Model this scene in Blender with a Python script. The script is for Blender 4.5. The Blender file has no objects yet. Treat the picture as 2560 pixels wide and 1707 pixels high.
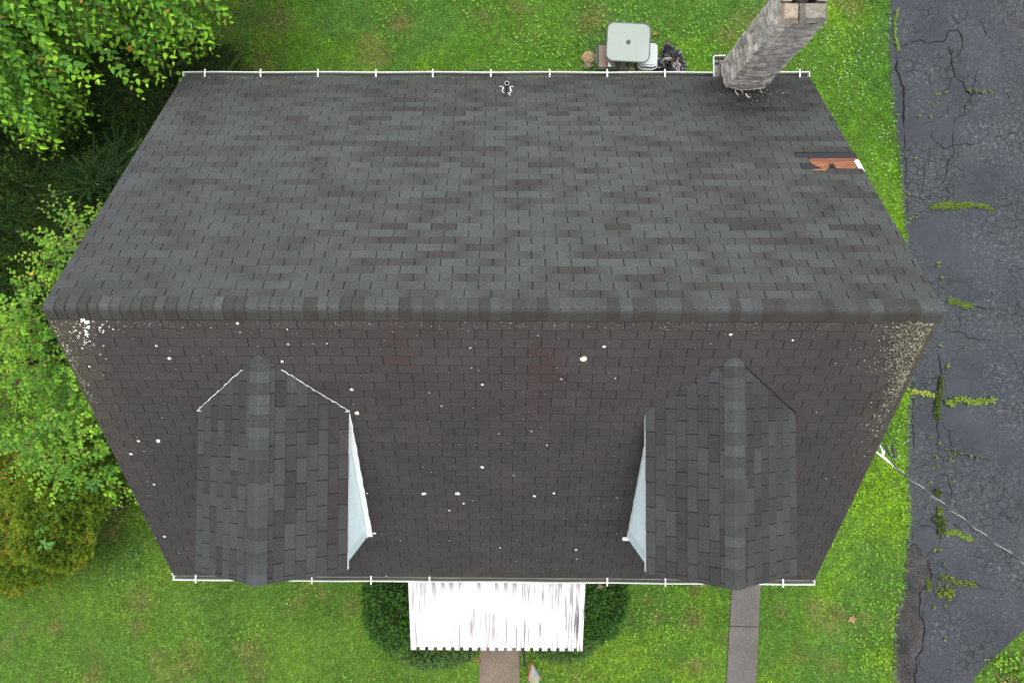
import bpy, bmesh, math, random
from mathutils.geometry import tessellate_polygon
import numpy as np
from mathutils import Vector, Matrix, noise as mnoise, Euler

random.seed(7)
rng = np.random.default_rng(11)
scene = bpy.context.scene
C = scene.collection

# ------------------------------------------------------------------ camera
ZE = 3.60                                   # height of the roof edge above the lawn
CAM = np.array([0.138, -0.579, ZE + 10.327])
ROT = (0.030, 0.009, 0.0044)
FPX, PX0, PY0 = 1655.0, 1241.0, 853.5       # focal length and principal point in photograph pixels
cd = bpy.data.cameras.new("camera")
cam = bpy.data.objects.new("camera", cd)
C.objects.link(cam)
cam.location = CAM
cam.rotation_euler = ROT
cd.sensor_width = 36.0
cd.lens = 36.0 * FPX / 2560.0
cd.shift_x = (1280.0 - PX0) / 2560.0
cd.clip_start = 0.1
cd.clip_end = 800.0
scene.camera = cam

# ------------------------------------------------------------------ world, sun, exposure
SUN_EL, SUN_AZ = math.radians(79), math.radians(18)      # azimuth measured from +Y towards +X
world = bpy.data.worlds.new("World")
scene.world = world
world.use_nodes = True
wn = world.node_tree
wn.nodes.clear()
sky = wn.nodes.new("ShaderNodeTexSky")
sky.sky_type = 'NISHITA'
sky.sun_disc = False
sky.sun_elevation = SUN_EL
sky.sun_rotation = SUN_AZ
sky.air_density = 1.0
sky.dust_density = 6.0
sky.ozone_density = 1.0
hs = wn.nodes.new("ShaderNodeHueSaturation")
hs.inputs["Saturation"].default_value = 0.30
bg = wn.nodes.new("ShaderNodeBackground")
bg.inputs["Strength"].default_value = 0.15
wo = wn.nodes.new("ShaderNodeOutputWorld")
wn.links.new(sky.outputs[0], hs.inputs["Color"])
wn.links.new(hs.outputs[0], bg.inputs["Color"])
wn.links.new(bg.outputs[0], wo.inputs["Surface"])
sd = bpy.data.lights.new("sun", 'SUN')
sd.energy = 0.5
sd.angle = math.radians(70)
sd.color = (1.0, 0.965, 0.91)
sun = bpy.data.objects.new("sun", sd)
C.objects.link(sun)
to_sun = Vector((math.sin(SUN_AZ) * math.cos(SUN_EL), math.cos(SUN_AZ) * math.cos(SUN_EL), math.sin(SUN_EL)))
sun.rotation_euler = (-to_sun).to_track_quat('-Z', 'Y').to_euler()
sun.location = (0, 0, 40)
scene.view_settings.view_transform = 'Standard'
scene.view_settings.look = 'None'
scene.view_settings.exposure = 1.2
scene.view_settings.gamma = 1.0

# ------------------------------------------------------------------ geometry helpers
RM = np.array(Euler(ROT, 'XYZ').to_matrix())


def ray(px, py):
    d = np.array([(px - PX0) / FPX, (PY0 - py) / FPX, -1.0])
    return RM @ d


def G(px, py, z=0.0):
    """the point at height z that the photograph shows at (px, py)"""
    d = ray(px, py)
    return CAM + d * ((z - CAM[2]) / d[2])


def to_px(P):
    q = RM.T @ (np.asarray(P, float) - CAM)
    return PX0 + FPX * q[0] / -q[2], PY0 - FPX * q[1] / -q[2]


HW, HS, RISE = 4.95, 3.911, 3.086           # half length, half span and rise of the roof
ZR = ZE + RISE
SLOPE = RISE / HS
SL = math.hypot(RISE, HS)
CS, SN = HS / SL, RISE / SL


def roof_pt(px, py, side, off=0.0):
    """where the ray through (px, py) meets the back (+1) or front (-1) slope, lifted by off"""
    d = ray(px, py)
    n = np.array([0, side * SN, CS])
    p0 = np.array([0, 0, ZR])
    t = np.dot(p0 - CAM, n) / np.dot(d, n)
    return CAM + d * t + n * off


def newell(P):
    Q = np.roll(P, -1, axis=0)
    return np.array([((P[:, 1] - Q[:, 1]) * (P[:, 2] + Q[:, 2])).sum(), ((P[:, 2] - Q[:, 2]) * (P[:, 0] + Q[:, 0])).sum(), ((P[:, 0] - Q[:, 0]) * (P[:, 1] + Q[:, 1])).sum()])


class MB:
    def __init__(self):
        self.v, self.c, self.q, self.t, self.mq, self.mt, self.n = [], [], [], [], [], [], 0

    def add(self, verts, faces, col=(0.5, 0.5, 0.5), mat=0):
        verts = np.asarray(verts, float).reshape(-1, 3)
        col = np.asarray(col, float)
        if col.ndim == 1:
            col = np.tile(col[:3], (len(verts), 1))
        self.v.append(verts)
        self.c.append(col[:, :3])
        for f in faces:
            if len(f) == 4:
                self.q.append(np.array([f]) + self.n); self.mq.append(np.array([mat]))
            elif len(f) == 3:
                self.t.append(np.array([f]) + self.n); self.mt.append(np.array([mat]))
            else:
                for tri in tessellate_polygon([[Vector(verts[i]) for i in f]]):
                    tri = [f[i] for i in tri]
                    a, b, c = (verts[i] for i in tri)
                    if np.dot(np.cross(b - a, c - a), newell(verts[list(f)])) < 0: tri = tri[::-1]
                    self.t.append(np.array([tri]) + self.n); self.mt.append(np.array([mat]))
        self.n += len(verts)

    def bulk(self, verts, quads=None, tris=None, col=None, mat=0):
        self.v.append(verts); self.c.append(col)
        if quads is not None and len(quads):
            self.q.append(quads + self.n); self.mq.append(np.full(len(quads), mat))
        if tris is not None and len(tris):
            self.t.append(tris + self.n); self.mt.append(np.full(len(tris), mat))
        self.n += len(verts)

    def box(self, lo, hi, col=(0.5, 0.5, 0.5), mat=0, M=None):
        x0, y0, z0 = lo; x1, y1, z1 = hi
        v = np.array([[x0, y0, z0], [x1, y0, z0], [x1, y1, z0], [x0, y1, z0],
                      [x0, y0, z1], [x1, y0, z1], [x1, y1, z1], [x0, y1, z1]], float)
        if M is not None:
            v = v @ np.array(M.to_3x3()).T + np.array(M.translation)
        self.add(v, [(0, 3, 2, 1), (4, 5, 6, 7), (0, 1, 5, 4), (1, 2, 6, 5), (2, 3, 7, 6), (3, 0, 4, 7)], col, mat)

    def tube(self, pts, r, col=(0.5, 0.5, 0.5), n=8, mat=0, caps=True, taper=None):
        pts = [np.asarray(p, float) for p in pts]
        m = len(pts)
        rs = [r] * m if taper is None else [r + (taper - r) * i / (m - 1) for i in range(m)]
        vs = []
        up = np.array([0.0, 0.0, 1.0])
        for i in range(m):
            a = pts[max(i - 1, 0)]; b = pts[min(i + 1, m - 1)]
            d = b - a; d = d / (np.linalg.norm(d) + 1e-9)
            ref = up if abs(d[2]) < 0.9 else np.array([1.0, 0, 0])
            s = np.cross(d, ref); s /= np.linalg.norm(s)
            w = np.cross(s, d)
            for k in range(n):
                t = 2 * math.pi * k / n
                vs.append(pts[i] + rs[i] * (math.cos(t) * s + math.sin(t) * w))
        f = []
        for i in range(m - 1):
            for k in range(n):
                k2 = (k + 1) % n
                f.append((i * n + k, i * n + k2, (i + 1) * n + k2, (i + 1) * n + k))
        if caps:
            f.append(tuple(range(n - 1, -1, -1))); f.append(tuple((m - 1) * n + k for k in range(n)))
        self.add(vs, f, col, mat)

    def prism(self, poly, z0, z1, col=(0.5, 0.5, 0.5), mat=0):
        n = len(poly)
        v = [(p[0], p[1], z0) for p in poly] + [(p[0], p[1], z1) for p in poly]
        f = [tuple(n + i for i in range(n)), tuple(range(n - 1, -1, -1))]
        f += [(i, (i + 1) % n, n + (i + 1) % n, n + i) for i in range(n)]
        self.add(v, f, col, mat)

    def build(self, name, mats, parent=None, origin=None, smooth=False):
        V = np.concatenate(self.v); COL = np.concatenate(self.c)
        if parent is not None:
            base = np.array(wloc(parent))
            loc = (0, 0, 0)
        else:
            if origin is None:
                origin = (V[:, 0].mean(), V[:, 1].mean(), V[:, 2].min())
            base = np.array(origin, float); loc = tuple(origin)
        V = V - base
        q = np.concatenate(self.q) if self.q else np.zeros((0, 4), int)
        t = np.concatenate(self.t) if self.t else np.zeros((0, 3), int)
        mi = np.concatenate((self.mq or [np.zeros(0, int)]) + (self.mt or [np.zeros(0, int)])).astype(np.int32)
        loops = np.concatenate([q.ravel(), t.ravel()]).astype(np.int32)
        tot = np.concatenate([np.full(len(q), 4), np.full(len(t), 3)]).astype(np.int32)
        start = np.concatenate([[0], np.cumsum(tot)[:-1]]).astype(np.int32)
        me = bpy.data.meshes.new(name)
        me.vertices.add(len(V)); me.vertices.foreach_set("co", V.astype(np.float32).ravel())
        me.loops.add(len(loops)); me.loops.foreach_set("vertex_index", loops)
        me.polygons.add(len(tot)); me.polygons.foreach_set("loop_start", start)
        me.polygons.foreach_set("loop_total", tot)
        me.polygons.foreach_set("material_index", mi)
        me.polygons.foreach_set("use_smooth", np.full(len(tot), bool(smooth)))
        ca = me.color_attributes.new("Col", 'FLOAT_COLOR', 'POINT')
        ca.data.foreach_set("color", np.concatenate([COL, np.ones((len(COL), 1))], 1).astype(np.float32).ravel())
        me.update(calc_edges=True)
        me.validate()
        for m in (mats if isinstance(mats, (list, tuple)) else [mats]):
            me.materials.append(m)
        o = bpy.data.objects.new(name, me)
        C.objects.link(o)
        o.location = loc
        if parent is not None:
            o.parent = parent
        return o


def wloc(o):
    v = Vector(o.location)
    while o.parent is not None:
        o = o.parent
        v = v + Vector(o.location)
    return v


def empty(name, loc):
    o = bpy.data.objects.new(name, None)
    C.objects.link(o)
    o.location = tuple(loc)
    o.empty_display_size = 0.2
    return o


def tag(o, label=None, cat=None, group=None, kind=None):
    if label: o["label"] = label
    if cat: o["category"] = cat
    if group: o["group"] = group
    if kind: o["kind"] = kind
    return o


def vnoise(x, y, sc, seed=0):
    """smooth value noise, 0..1"""
    x = np.asarray(x) * sc; y = np.asarray(y) * sc
    xi = np.floor(x).astype(np.int64); yi = np.floor(y).astype(np.int64)
    fx = x - xi; fy = y - yi
    fx = fx * fx * (3 - 2 * fx); fy = fy * fy * (3 - 2 * fy)

    def h(a, b):
        n = (a * 374761393 + b * 668265263 + seed * 1442695041) & 0x7fffffff
        n = ((n ^ (n >> 13)) * 1274126177) & 0x7fffffff
        return ((n ^ (n >> 16)) & 0xffff) / 65535.0
    return (h(xi, yi) * (1 - fx) + h(xi + 1, yi) * fx) * (1 - fy) + (h(xi, yi + 1) * (1 - fx) + h(xi + 1, yi + 1) * fx) * fy


def fbm(x, y, sc, seed=0, o=3):
    r = 0; a = 0.5; t = 0
    for i in range(o):
        r = r + a * vnoise(x, y, sc * 2 ** i, seed + i * 17); t += a; a *= 0.5
    return r / t


def inpoly(x, y, poly):
    x = np.asarray(x); y = np.asarray(y)
    r = np.zeros(x.shape, bool)
    n = len(poly)
    for i in range(n):
        x0, y0 = poly[i][:2]; x1, y1 = poly[(i + 1) % n][:2]
        c = ((y0 > y) != (y1 > y)) & (x < (x1 - x0) * (y - y0) / (y1 - y0 + 1e-12) + x0)
        r ^= c
    return r


# ------------------------------------------------------------------ materials
def material(name, rough=0.7, spec=0.3, fine=0.0, fscale=40.0, coarse=0.0, cscale=3.0, bump=0.0, bscale=60.0,
             color=None, metal=0.0, trans=0.0, stretch=None):
    m = bpy.data.materials.new(name)
    m.use_nodes = True
    nt = m.node_tree
    N, L = nt.nodes, nt.links
    b = N["Principled BSDF"]
    b.inputs["Roughness"].default_value = rough
    b.inputs["Specular IOR Level"].default_value = spec
    b.inputs["Metallic"].default_value = metal
    if color is None:
        a = N.new("ShaderNodeAttribute"); a.attribute_name = "Col"
        out = a.outputs["Color"]
    else:
        r = N.new("ShaderNodeRGB"); r.outputs[0].default_value = (*color, 1)
        out = r.outputs[0]
    geo = N.new("ShaderNodeNewGeometry")
    pos = geo.outputs["Position"]
    if stretch:
        vm = N.new("ShaderNodeVectorMath"); vm.operation = 'MULTIPLY'
        vm.inputs[1].default_value = stretch
        L.new(pos, vm.inputs[0]); pos = vm.outputs[0]
    for amt, sc in ((fine, fscale), (coarse, cscale)):
        if amt:
            nz = N.new("ShaderNodeTexNoise"); nz.inputs["Scale"].default_value = sc
            nz.inputs["Detail"].default_value = 3.0
            L.new(pos, nz.inputs["Vector"])
            mr = N.new("ShaderNodeMapRange")
            mr.inputs["From Min"].default_value = 0.3; mr.inputs["From Max"].default_value = 0.7
            mr.inputs["To Min"].default_value = 1 - amt; mr.inputs["To Max"].default_value = 1 + amt
            L.new(nz.outputs["Fac"], mr.inputs["Value"])
            mx = N.new("ShaderNodeVectorMath"); mx.operation = 'SCALE'
            L.new(out, mx.inputs[0]); L.new(mr.outputs[0], mx.inputs["Scale"])
            out = mx.outputs[0]
    L.new(out, b.inputs["Base Color"])
    if bump:
        nz = N.new("ShaderNodeTexNoise"); nz.inputs["Scale"].default_value = bscale
        nz.inputs["Detail"].default_value = 4.0
        L.new(pos, nz.inputs["Vector"])
        bp = N.new("ShaderNodeBump"); bp.inputs["Strength"].default_value = bump
        bp.inputs["Distance"].default_value = 0.01
        L.new(nz.outputs["Fac"], bp.inputs["Height"]); L.new(bp.outputs[0], b.inputs["Normal"])
    if trans:
        t = N.new("ShaderNodeBsdfTranslucent")
        L.new(out, t.inputs["Color"])
        mix = N.new("ShaderNodeMixShader"); mix.inputs[0].default_value = trans
        L.new(b.outputs[0], mix.inputs[1]); L.new(t.outputs[0], mix.inputs[2])
        L.new(mix.outputs[0], N["Material Output"].inputs["Surface"])
    return m


M_shingle = material("asphalt_shingle", 0.9, 0.25, fine=0.20, fscale=55, coarse=0.10, cscale=2.2, bump=0.25, bscale=120)
M_lichen = material("lichen", 0.95, 0.1, fine=0.15, fscale=60)
M_white = material("white_paint", 0.45, 0.4, fine=0.05, fscale=20, coarse=0.05, cscale=3, color=(0.80, 0.82, 0.81))
M_gutter = material("gutter_paint", 0.4, 0.4, fine=0.05, fscale=20, coarse=0.06, cscale=2)
M_siding = material("pale_blue_siding", 0.5, 0.35, fine=0.04, fscale=25, coarse=0.05, cscale=2, color=(0.76, 0.90, 0.93))
M_stone = material("chimney_stone", 0.92, 0.2, fine=0.16, fscale=24, coarse=0.12, cscale=5, bump=0.35, bscale=40)
M_black = material("black_metal", 0.4, 0.5, color=(0.018, 0.02, 0.022))
M_wood = material("bare_roof_board", 0.85, 0.15, fine=0.35, fscale=6, coarse=0.2, cscale=2, stretch=(1.0, 14.0, 14.0))
M_felt_or_shade = material("roof_felt_or_hole_shade", 0.8, 0.25, fine=0.15, fscale=60)
M_leaf = material("leaf", 0.6, 0.18, coarse=0.12, cscale=4, trans=0.25)
M_needle = material("needle", 0.85, 0.08, coarse=0.15, cscale=3, trans=0.05)
M_grass = material("grass_blade", 0.8, 0.08, coarse=0.10, cscale=5, trans=0.2)
M_bark = material("bark", 0.9, 0.15, fine=0.3, fscale=30, bump=0.5, bscale=40)
M_plain = material("painted_plain", 0.55, 0.35, fine=0.06, fscale=40)
M_fabric = material("fabric", 0.85, 0.15, fine=0.12, fscale=90)
M_plastic = material("plastic", 0.4, 0.45, fine=0.03, fscale=30)
M_cable = material("cable", 0.45, 0.4)
M_bag = material("black_plastic_film", 0.22, 0.6, color=(0.012, 0.013, 0.015))
M_rock = material("rock", 0.9, 0.2, fine=0.3, fscale=25, bump=0.6, bscale=30)
M_weed = material("weed", 0.8, 0.1, coarse=0.15, cscale=9, trans=0.2)


def concrete_material(name, col, dark, amp=0.22):
    m = bpy.data.materials.new(name); m.use_nodes = True
    N, L = m.node_tree.nodes, m.node_tree.links
    b = N["Principled BSDF"]; b.inputs["Roughness"].default_value = 0.93; b.inputs["Specular IOR Level"].default_value = 0.2
    geo = N.new("ShaderNodeNewGeometry")
    n1 = N.new("ShaderNodeTexNoise"); n1.inputs["Scale"].default_value = 2.2; n1.inputs["Detail"].default_value = 6
    n2 = N.new("ShaderNodeTexNoise"); n2.inputs["Scale"].default_value = 45; n2.inputs["Detail"].default_value = 4
    for n in (n1, n2): L.new(geo.outputs["Position"], n.inputs["Vector"])
    mx = N.new("ShaderNodeMix"); mx.data_type = 'RGBA'
    mx.inputs["A"].default_value = (*dark, 1); mx.inputs["B"].default_value = (*col, 1)
    r = N.new("ShaderNodeMapRange"); r.inputs["From Min"].default_value = 0.3; r.inputs["From Max"].default_value = 0.65
    L.new(n1.outputs["Fac"], r.inputs["Value"]); L.new(r.outputs[0], mx.inputs["Factor"])
    r2 = N.new("ShaderNodeMapRange"); r2.inputs["From Min"].default_value = 0.3; r2.inputs["From Max"].default_value = 0.7
    r2.inputs["To Min"].default_value = 1 - amp; r2.inputs["To Max"].default_value = 1 + amp
    L.new(n2.outputs["Fac"], r2.inputs["Value"])
    vm = N.new("ShaderNodeVectorMath"); vm.operation = 'SCALE'
    L.new(mx.outputs["Result"], vm.inputs[0]); L.new(r2.outputs[0], vm.inputs["Scale"])
    L.new(vm.outputs[0], b.inputs["Base Color"])
    bp = N.new("ShaderNodeBump"); bp.inputs["Strength"].default_value = 0.4; bp.inputs["Distance"].default_value = 0.005
    L.new(n2.outputs["Fac"], bp.inputs["Height"]); L.new(bp.outputs[0], b.inputs["Normal"])
    return m


M_conc = concrete_material("grey_concrete", (0.098, 0.090, 0.083), (0.076, 0.070, 0.065))
M_conc2 = concrete_material("tan_concrete", (0.140, 0.112, 0.084), (0.108, 0.088, 0.068))


def asphalt_material():
    m = bpy.data.materials.new("cracked_asphalt"); m.use_nodes = True
    N, L = m.node_tree.nodes, m.node_tree.links
    b = N["Principled BSDF"]; b.inputs["Roughness"].default_value = 0.85; b.inputs["Specular IOR Level"].default_value = 0.3
    geo = N.new("ShaderNodeNewGeometry"); pos = geo.outputs["Position"]

    def noise(sc, det=4, src=None, rough=0.55):
        n = N.new("ShaderNodeTexNoise"); n.inputs["Scale"].default_value = sc; n.inputs["Detail"].default_value = det
        n.inputs["Roughness"].default_value = rough
        L.new(src or pos, n.inputs["Vector"]); return n

    def mrange(src, a, c, lo=0.0, hi=1.0):
        r = N.new("ShaderNodeMapRange")
        r.inputs["From Min"].default_value = a; r.inputs["From Max"].default_value = c
        r.inputs["To Min"].default_value = lo; r.inputs["To Max"].default_value = hi
        L.new(src, r.inputs["Value"]); return r.outputs[0]

    def mixc(f, A, B):
        x = N.new("ShaderNodeMix"); x.data_type = 'RGBA'
        L.new(f, x.inputs["Factor"])
        for s, v in (("A", A), ("B", B)):
            if isinstance(v, tuple): x.inputs[s].default_value = (*v, 1)
            else: L.new(v, x.inputs[s])
        return x.outputs["Result"]

    def math_(op, a, c=None):
        x = N.new("ShaderNodeMath"); x.operation = op
        L.new(a, x.inputs[0])
        if c is not None:
            if isinstance(c, float): x.inputs[1].default_value = c
            else: L.new(c, x.inputs[1])
        return x.outputs[0]
    # sealed coat with worn, paler patches broken into flecks
    base = mixc(mrange(noise(0.9).outputs["Fac"], 0.35, 0.65), (0.0195, 0.0240, 0.0300), (0.0300, 0.0350, 0.0415))
    wear_zone = mrange(noise(0.8, 5).outputs["Fac"], 0.42, 0.62)
    fleck = mrange(noise(13, 6, rough=0.8).outputs["Fac"], 0.50, 0.66)
    col = mixc(math_('MULTIPLY', math_('MULTIPLY', wear_zone, fleck), 0.85), base, (0.105, 0.109, 0.112))
    speck = mrange(noise(34, 3, rough=0.8).outputs["Fac"], 0.68, 0.76)
    col = mixc(math_('MULTIPLY', speck, 0.5), col, (0.19, 0.195, 0.195))
    tan = mrange(noise(0.42, 4).outputs["Fac"], 0.60, 0.72)
    col = mixc(math_('MULTIPLY', tan, 0.55), col, (0.066, 0.060, 0.052))
    # crazing: two sizes of cell, each only where the surface has failed
    dist = noise(3.5, 3)
    vm = N.new("ShaderNodeVectorMath"); vm.operation = 'SCALE'; vm.inputs["Scale"].default_value = 0.16
    L.new(dist.outputs["Color"], vm.inputs[0])
    va = N.new("ShaderNodeVectorMath"); va.operation = 'ADD'
    L.new(pos, va.inputs[0]); L.new(vm.outputs[0], va.inputs[1])

    def craze(sc, w, zone):
        v = N.new("ShaderNodeTexVoronoi"); v.feature = 'DISTANCE_TO_EDGE'; v.inputs["Scale"].default_value = sc
        L.new(va.outputs[0], v.inputs["Vector"])
        return math_('MULTIPLY', mrange(v.outputs["Distance"], w, w * 2.2, 1.0, 0.0), zone)
    z1 = mrange(noise(0.7, 3).outputs["Fac"], 0.48, 0.62, 0.0, 0.55)
    z2 = mrange(noise(0.75, 5, va.outputs[0], 0.65).outputs["Fac"], 0.43, 0.58, 0.0, 0.85)
    pale = N.new("ShaderNodeTexVoronoi"); pale.inputs["Scale"].default_value = 8.5
    L.new(va.outputs[0], pale.inputs["Vector"])
    col = mixc(math_('MULTIPLY', z2, 0.35), col, mixc(mrange(pale.outputs["Distance"], 0.2, 0.6), (0.070, 0.073, 0.077), (0.033, 0.037, 0.043)))
    cr = math_('MAXIMUM', craze(2.1, 0.012, z1), craze(7.5, 0.035, z2))
    col = mixc(math_('MULTIPLY', cr, 0.95), col, (0.008, 0.008, 0.008))
    L.new(col, b.inputs["Base Color"])
    h = math_('SUBTRACT', noise(70, 3).outputs["Fac"], cr)
    bp = N.new("ShaderNodeBump"); bp.inputs["Strength"].default_value = 0.5; bp.inputs["Distance"].default_value = 0.006
    L.new(h, bp.inputs["Height"]); L.new(bp.outputs[0], b.inputs["Normal"])
    return m


M_asphalt = asphalt_material()
M_oldasphalt = concrete_material("crumbled_asphalt", (0.044, 0.041, 0.040), (0.0125, 0.0125, 0.013), 0.75)
M_crack = material("crack_dirt", 0.95, 0.1, color=(0.010, 0.0095, 0.009), fine=0.3, fscale=30)


def awning_material():
    m = bpy.data.materials.new("peeling_awning_paint"); m.use_nodes = True
    N, L = m.node_tree.nodes, m.node_tree.links
    b = N["Principled BSDF"]; b.inputs["Roughness"].default_value = 0.5
    geo = N.new("ShaderNodeNewGeometry")

    def nz(scale3, det, lo, hi, off):
        vm = N.new("ShaderNodeVectorMath"); vm.operation = 'MULTIPLY_ADD'
        vm.inputs[1].default_value = scale3; vm.inputs[2].default_value = off
        L.new(geo.outputs["Position"], vm.inputs[0])
        n = N.new("ShaderNodeTexNoise"); n.inputs["Scale"].default_value = 1.0; n.inputs["Detail"].default_value = det
        L.new(vm.outputs[0], n.inputs["Vector"])
        r = N.new("ShaderNodeMapRange"); r.inputs["From Min"].default_value = lo; r.inputs["From Max"].default_value = hi
        L.new(n.outputs["Fac"], r.inputs["Value"]); return r.outputs[0]
    a = nz((34, 1.3, 1.3), 4, 0.545, 0.60, (3.1, 0, 0))
    z = nz((1.3, 1.6, 1.6), 2, 0.36, 0.52, (1.35, 4.0, 0))
    at = N.new("ShaderNodeAttribute"); at.attribute_name = "Col"       # R: wear of the channels near the wall, G: general wear
    a2 = nz((20, 3.0, 3.0), 4, 0.40, 0.46, (8.4, 1.0, 0))
    sep = N.new("ShaderNodeSeparateColor"); L.new(at.outputs["Color"], sep.inputs[0])
    x2 = N.new("ShaderNodeMath"); x2.operation = 'MULTIPLY'; L.new(a2, x2.inputs[0]); L.new(sep.outputs[0], x2.inputs[1])
    zg = N.new("ShaderNodeMath"); zg.operation = 'MULTIPLY_ADD'; zg.use_clamp = True
    zg.inputs[1].default_value = 0.6; L.new(z, zg.inputs[0]); L.new(sep.outputs[1], zg.inputs[2])
    x = N.new("ShaderNodeMath"); x.operation = 'MULTIPLY'; L.new(a, x.inputs[0]); L.new(zg.outputs[0], x.inputs[1])
    mxx = N.new("ShaderNodeMath"); mxx.operation = 'MAXIMUM'; L.new(x.outputs[0], mxx.inputs[0]); L.new(x2.outputs[0], mxx.inputs[1])
    mx = N.new("ShaderNodeMix"); mx.data_type = 'RGBA'
    mx.inputs["A"].default_value = (0.55, 0.55, 0.545, 1); mx.inputs["B"].default_value = (0.125, 0.10, 0.103, 1)
    L.new(mxx.outputs[0], mx.inputs["Factor"]); L.new(mx.outputs["Result"], b.inputs["Base Color"])
    return m


M_awning = awning_material()


def glass_material():
    m = bpy.data.materials.new("frosted_table_glass"); m.use_nodes = True
    N, L = m.node_tree.nodes, m.node_tree.links
    b = N["Principled BSDF"]
    b.inputs["Base Color"].default_value = (0.215, 0.25, 0.235, 1); b.inputs["Roughness"].default_value = 0.18
    b.inputs["Specular IOR Level"].default_value = 0.6
    t = N.new("ShaderNodeBsdfTransparent"); t.inputs[0].default_value = (0.80, 0.9, 0.84, 1)
    mix = N.new("ShaderNodeMixShader"); mix.inputs[0].default_value = 0.42
    L.new(b.outputs[0], mix.inputs[1]); L.new(t.outputs[0], mix.inputs[2])
    L.new(mix.outputs[0], N["Material Output"].inputs["Surface"])
    return m


M_glass = glass_material()
M_pane = material("window_glass", 0.08, 0.6, color=(0.03, 0.04, 0.05))

# ------------------------------------------------------------------ ground
soil = material("lawn_soil", 0.95, 0.1, fine=0.35, fscale=18, coarse=0.3, cscale=0.8, color=(0.05, 0.095, 0.014))
mb = MB()
mb.add([(-150, -150, 0), (150, -150, 0), (150, 150, 0), (-150, 150, 0)], [(0, 1, 2, 3)])
tag(mb.build("lawn", soil, origin=(0, 0, 0)), kind="structure")

edge_px = [(2221, -60), (2222, 26), (2220, 120), (2224, 200), (2232, 290), (2240, 330), (2247, 420), (2255, 520), (2262, 575),
           (2266, 700), (2268, 850), (2268, 980), (2264, 1100), (2267, 1200), (2270, 1300), (2264, 1390), (2256, 1480),
           (2254, 1497), (2240, 1520), (2234, 1600), (2232, 1681), (2230, 1800)]
drive_edge = [G(x, y)[:2] for x, y in edge_px]
right_edge = [G(x, y)[:2] for x, y in [(2420, 1800), (2436, 1690), (2452, 1672), (2486, 1642), (2530, 1600), (2640, 1500), (2800, 1200), (2840, -60)]]
drive_poly = [tuple(p) for p in drive_edge] + [tuple(p) for p in right_edge]
crack_main = [(2327, 1400), (2324, 1411), (2323.5, 1429), (2326, 1436), (2322, 1452), (2315, 1463), (2305, 1475), (2299.5, 1486), (2296, 1496),
              (2296.6, 1519), (2300.4, 1536), (2307, 1553), (2309.4, 1582), (2307, 1608.5), (2299.5, 1626), (2292, 1637), (2287, 1654), (2287, 1681), (2286, 1800)]
mb = MB()
mb.prism(drive_poly, -0.05, 0.010, mat=0)
old = [(2268, 1372), (2285, 1355), (2296, 1368), (2301, 1383)] + crack_main + [(2228, 1800), (2230, 1681), (2233, 1600), (2240, 1519), (2252, 1497), (2255, 1480), (2262, 1400)]
mb.prism([tuple(G(x, y)[:2]) for x, y in old], 0.0, 0.014, mat=1)


def crack(pts, w, z=0.018, mat=2, wob=0.35):
    P = [G(x, y)[:2] for x, y in pts]
    dense = []
    for a, b in zip(P[:-1], P[1:]):
        n = max(2, int(np.linalg.norm(b - a) / 0.04))
        for i in range(n):
            dense.append(a + (b - a) * i / n)
    dense.append(P[-1])
    D = np.array(dense)
    k = len(D)
    off = (vnoise(D[:, 0], D[:, 1], 9.0, 5) - 0.5) * 0.07
    T = np.gradient(D, axis=0); T /= np.linalg.norm(T, axis=1)[:, None] + 1e-9
    Nn = np.stack([-T[:, 1], T[:, 0]], 1)
    D = D + Nn * off[:, None]
    ww = w * .72 * (0.45 + 1.1 * vnoise(D[:, 0], D[:, 1], 7.0, 9))
    ends = np.minimum(1, np.minimum(np.arange(k), np.arange(k)[::-1]) / 5 + 0.1)
    ww = ww * ends
    A = D + Nn * ww[:, None] / 2; B = D - Nn * ww[:, None] / 2
    v = np.concatenate([np.c_[A, np.full(k, z)], np.c_[B, np.full(k, z)]])
    i = np.arange(k - 1)
    mb.bulk(v, quads=np.stack([i + k, i + k + 1, i + 1, i], 1), col=np.full((len(v), 3), 0.02), mat=mat)


def c1(pts, o=(2200, 20), s=5.227): return [(o[0] + x / s, o[1] + y / s) for x, y in pts]


crack(crack_main, 0.035)
crack([(2268, 1372), (2285, 1358), (2298, 1370), (2302, 1385)], 0.03)
for pts, w in [
    ([(245, 590), (310, 510), (415, 460), (520, 425), (600, 480), (700, 460), (830, 458), (870, 385), (900, 310), (1000, 280), (1050, 320), (1070, 420), (1055, 570), (1030, 670)], 0.025),
    ([(960, 40), (965, 130), (1010, 220), (1060, 180), (1130, 145), (1150, 60)], 0.02),
    ([(870, 460), (890, 540), (940, 600), (945, 800), (975, 890), (1080, 980), (1105, 1090), (1190, 1160), (1120, 1260), (1095, 1400), (975, 1460), (955, 1560)], 0.024),
    ([(970, 890), (905, 990), (840, 1100), (740, 1140), (680, 1200)], 0.014),
    ([(1105, 1090), (1250, 1115), (1473, 1105)], 0.02),
    ([(1270, 150), (1320, 210), (1370, 310), (1473, 410)], 0.018),
    ([(1290, 790), (1240, 860), (1235, 960), (1200, 1040), (1190, 1150)], 0.016),
    ([(300, 690), (400, 680), (430, 700), (440, 800), (400, 890)], 0.014),
    ([(290, 860), (370, 840), (440, 800), (570, 830), (640, 880), (640, 1050)], 0.014),
    ([(210, 640), (205, 800), (280, 960), (320, 1300), (300, 1560)], 0.05),
    ([(850, 120), (880, 190), (850, 250)], 0.012),
    ([(1120, 1240), (1250, 1225), (1350, 1210)], 0.012),
    ([(520, 1510), (620, 1500), (760, 1450), (900, 1390), (900, 1240)], 0.012)]:
    crack(c1(pts), w)
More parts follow.
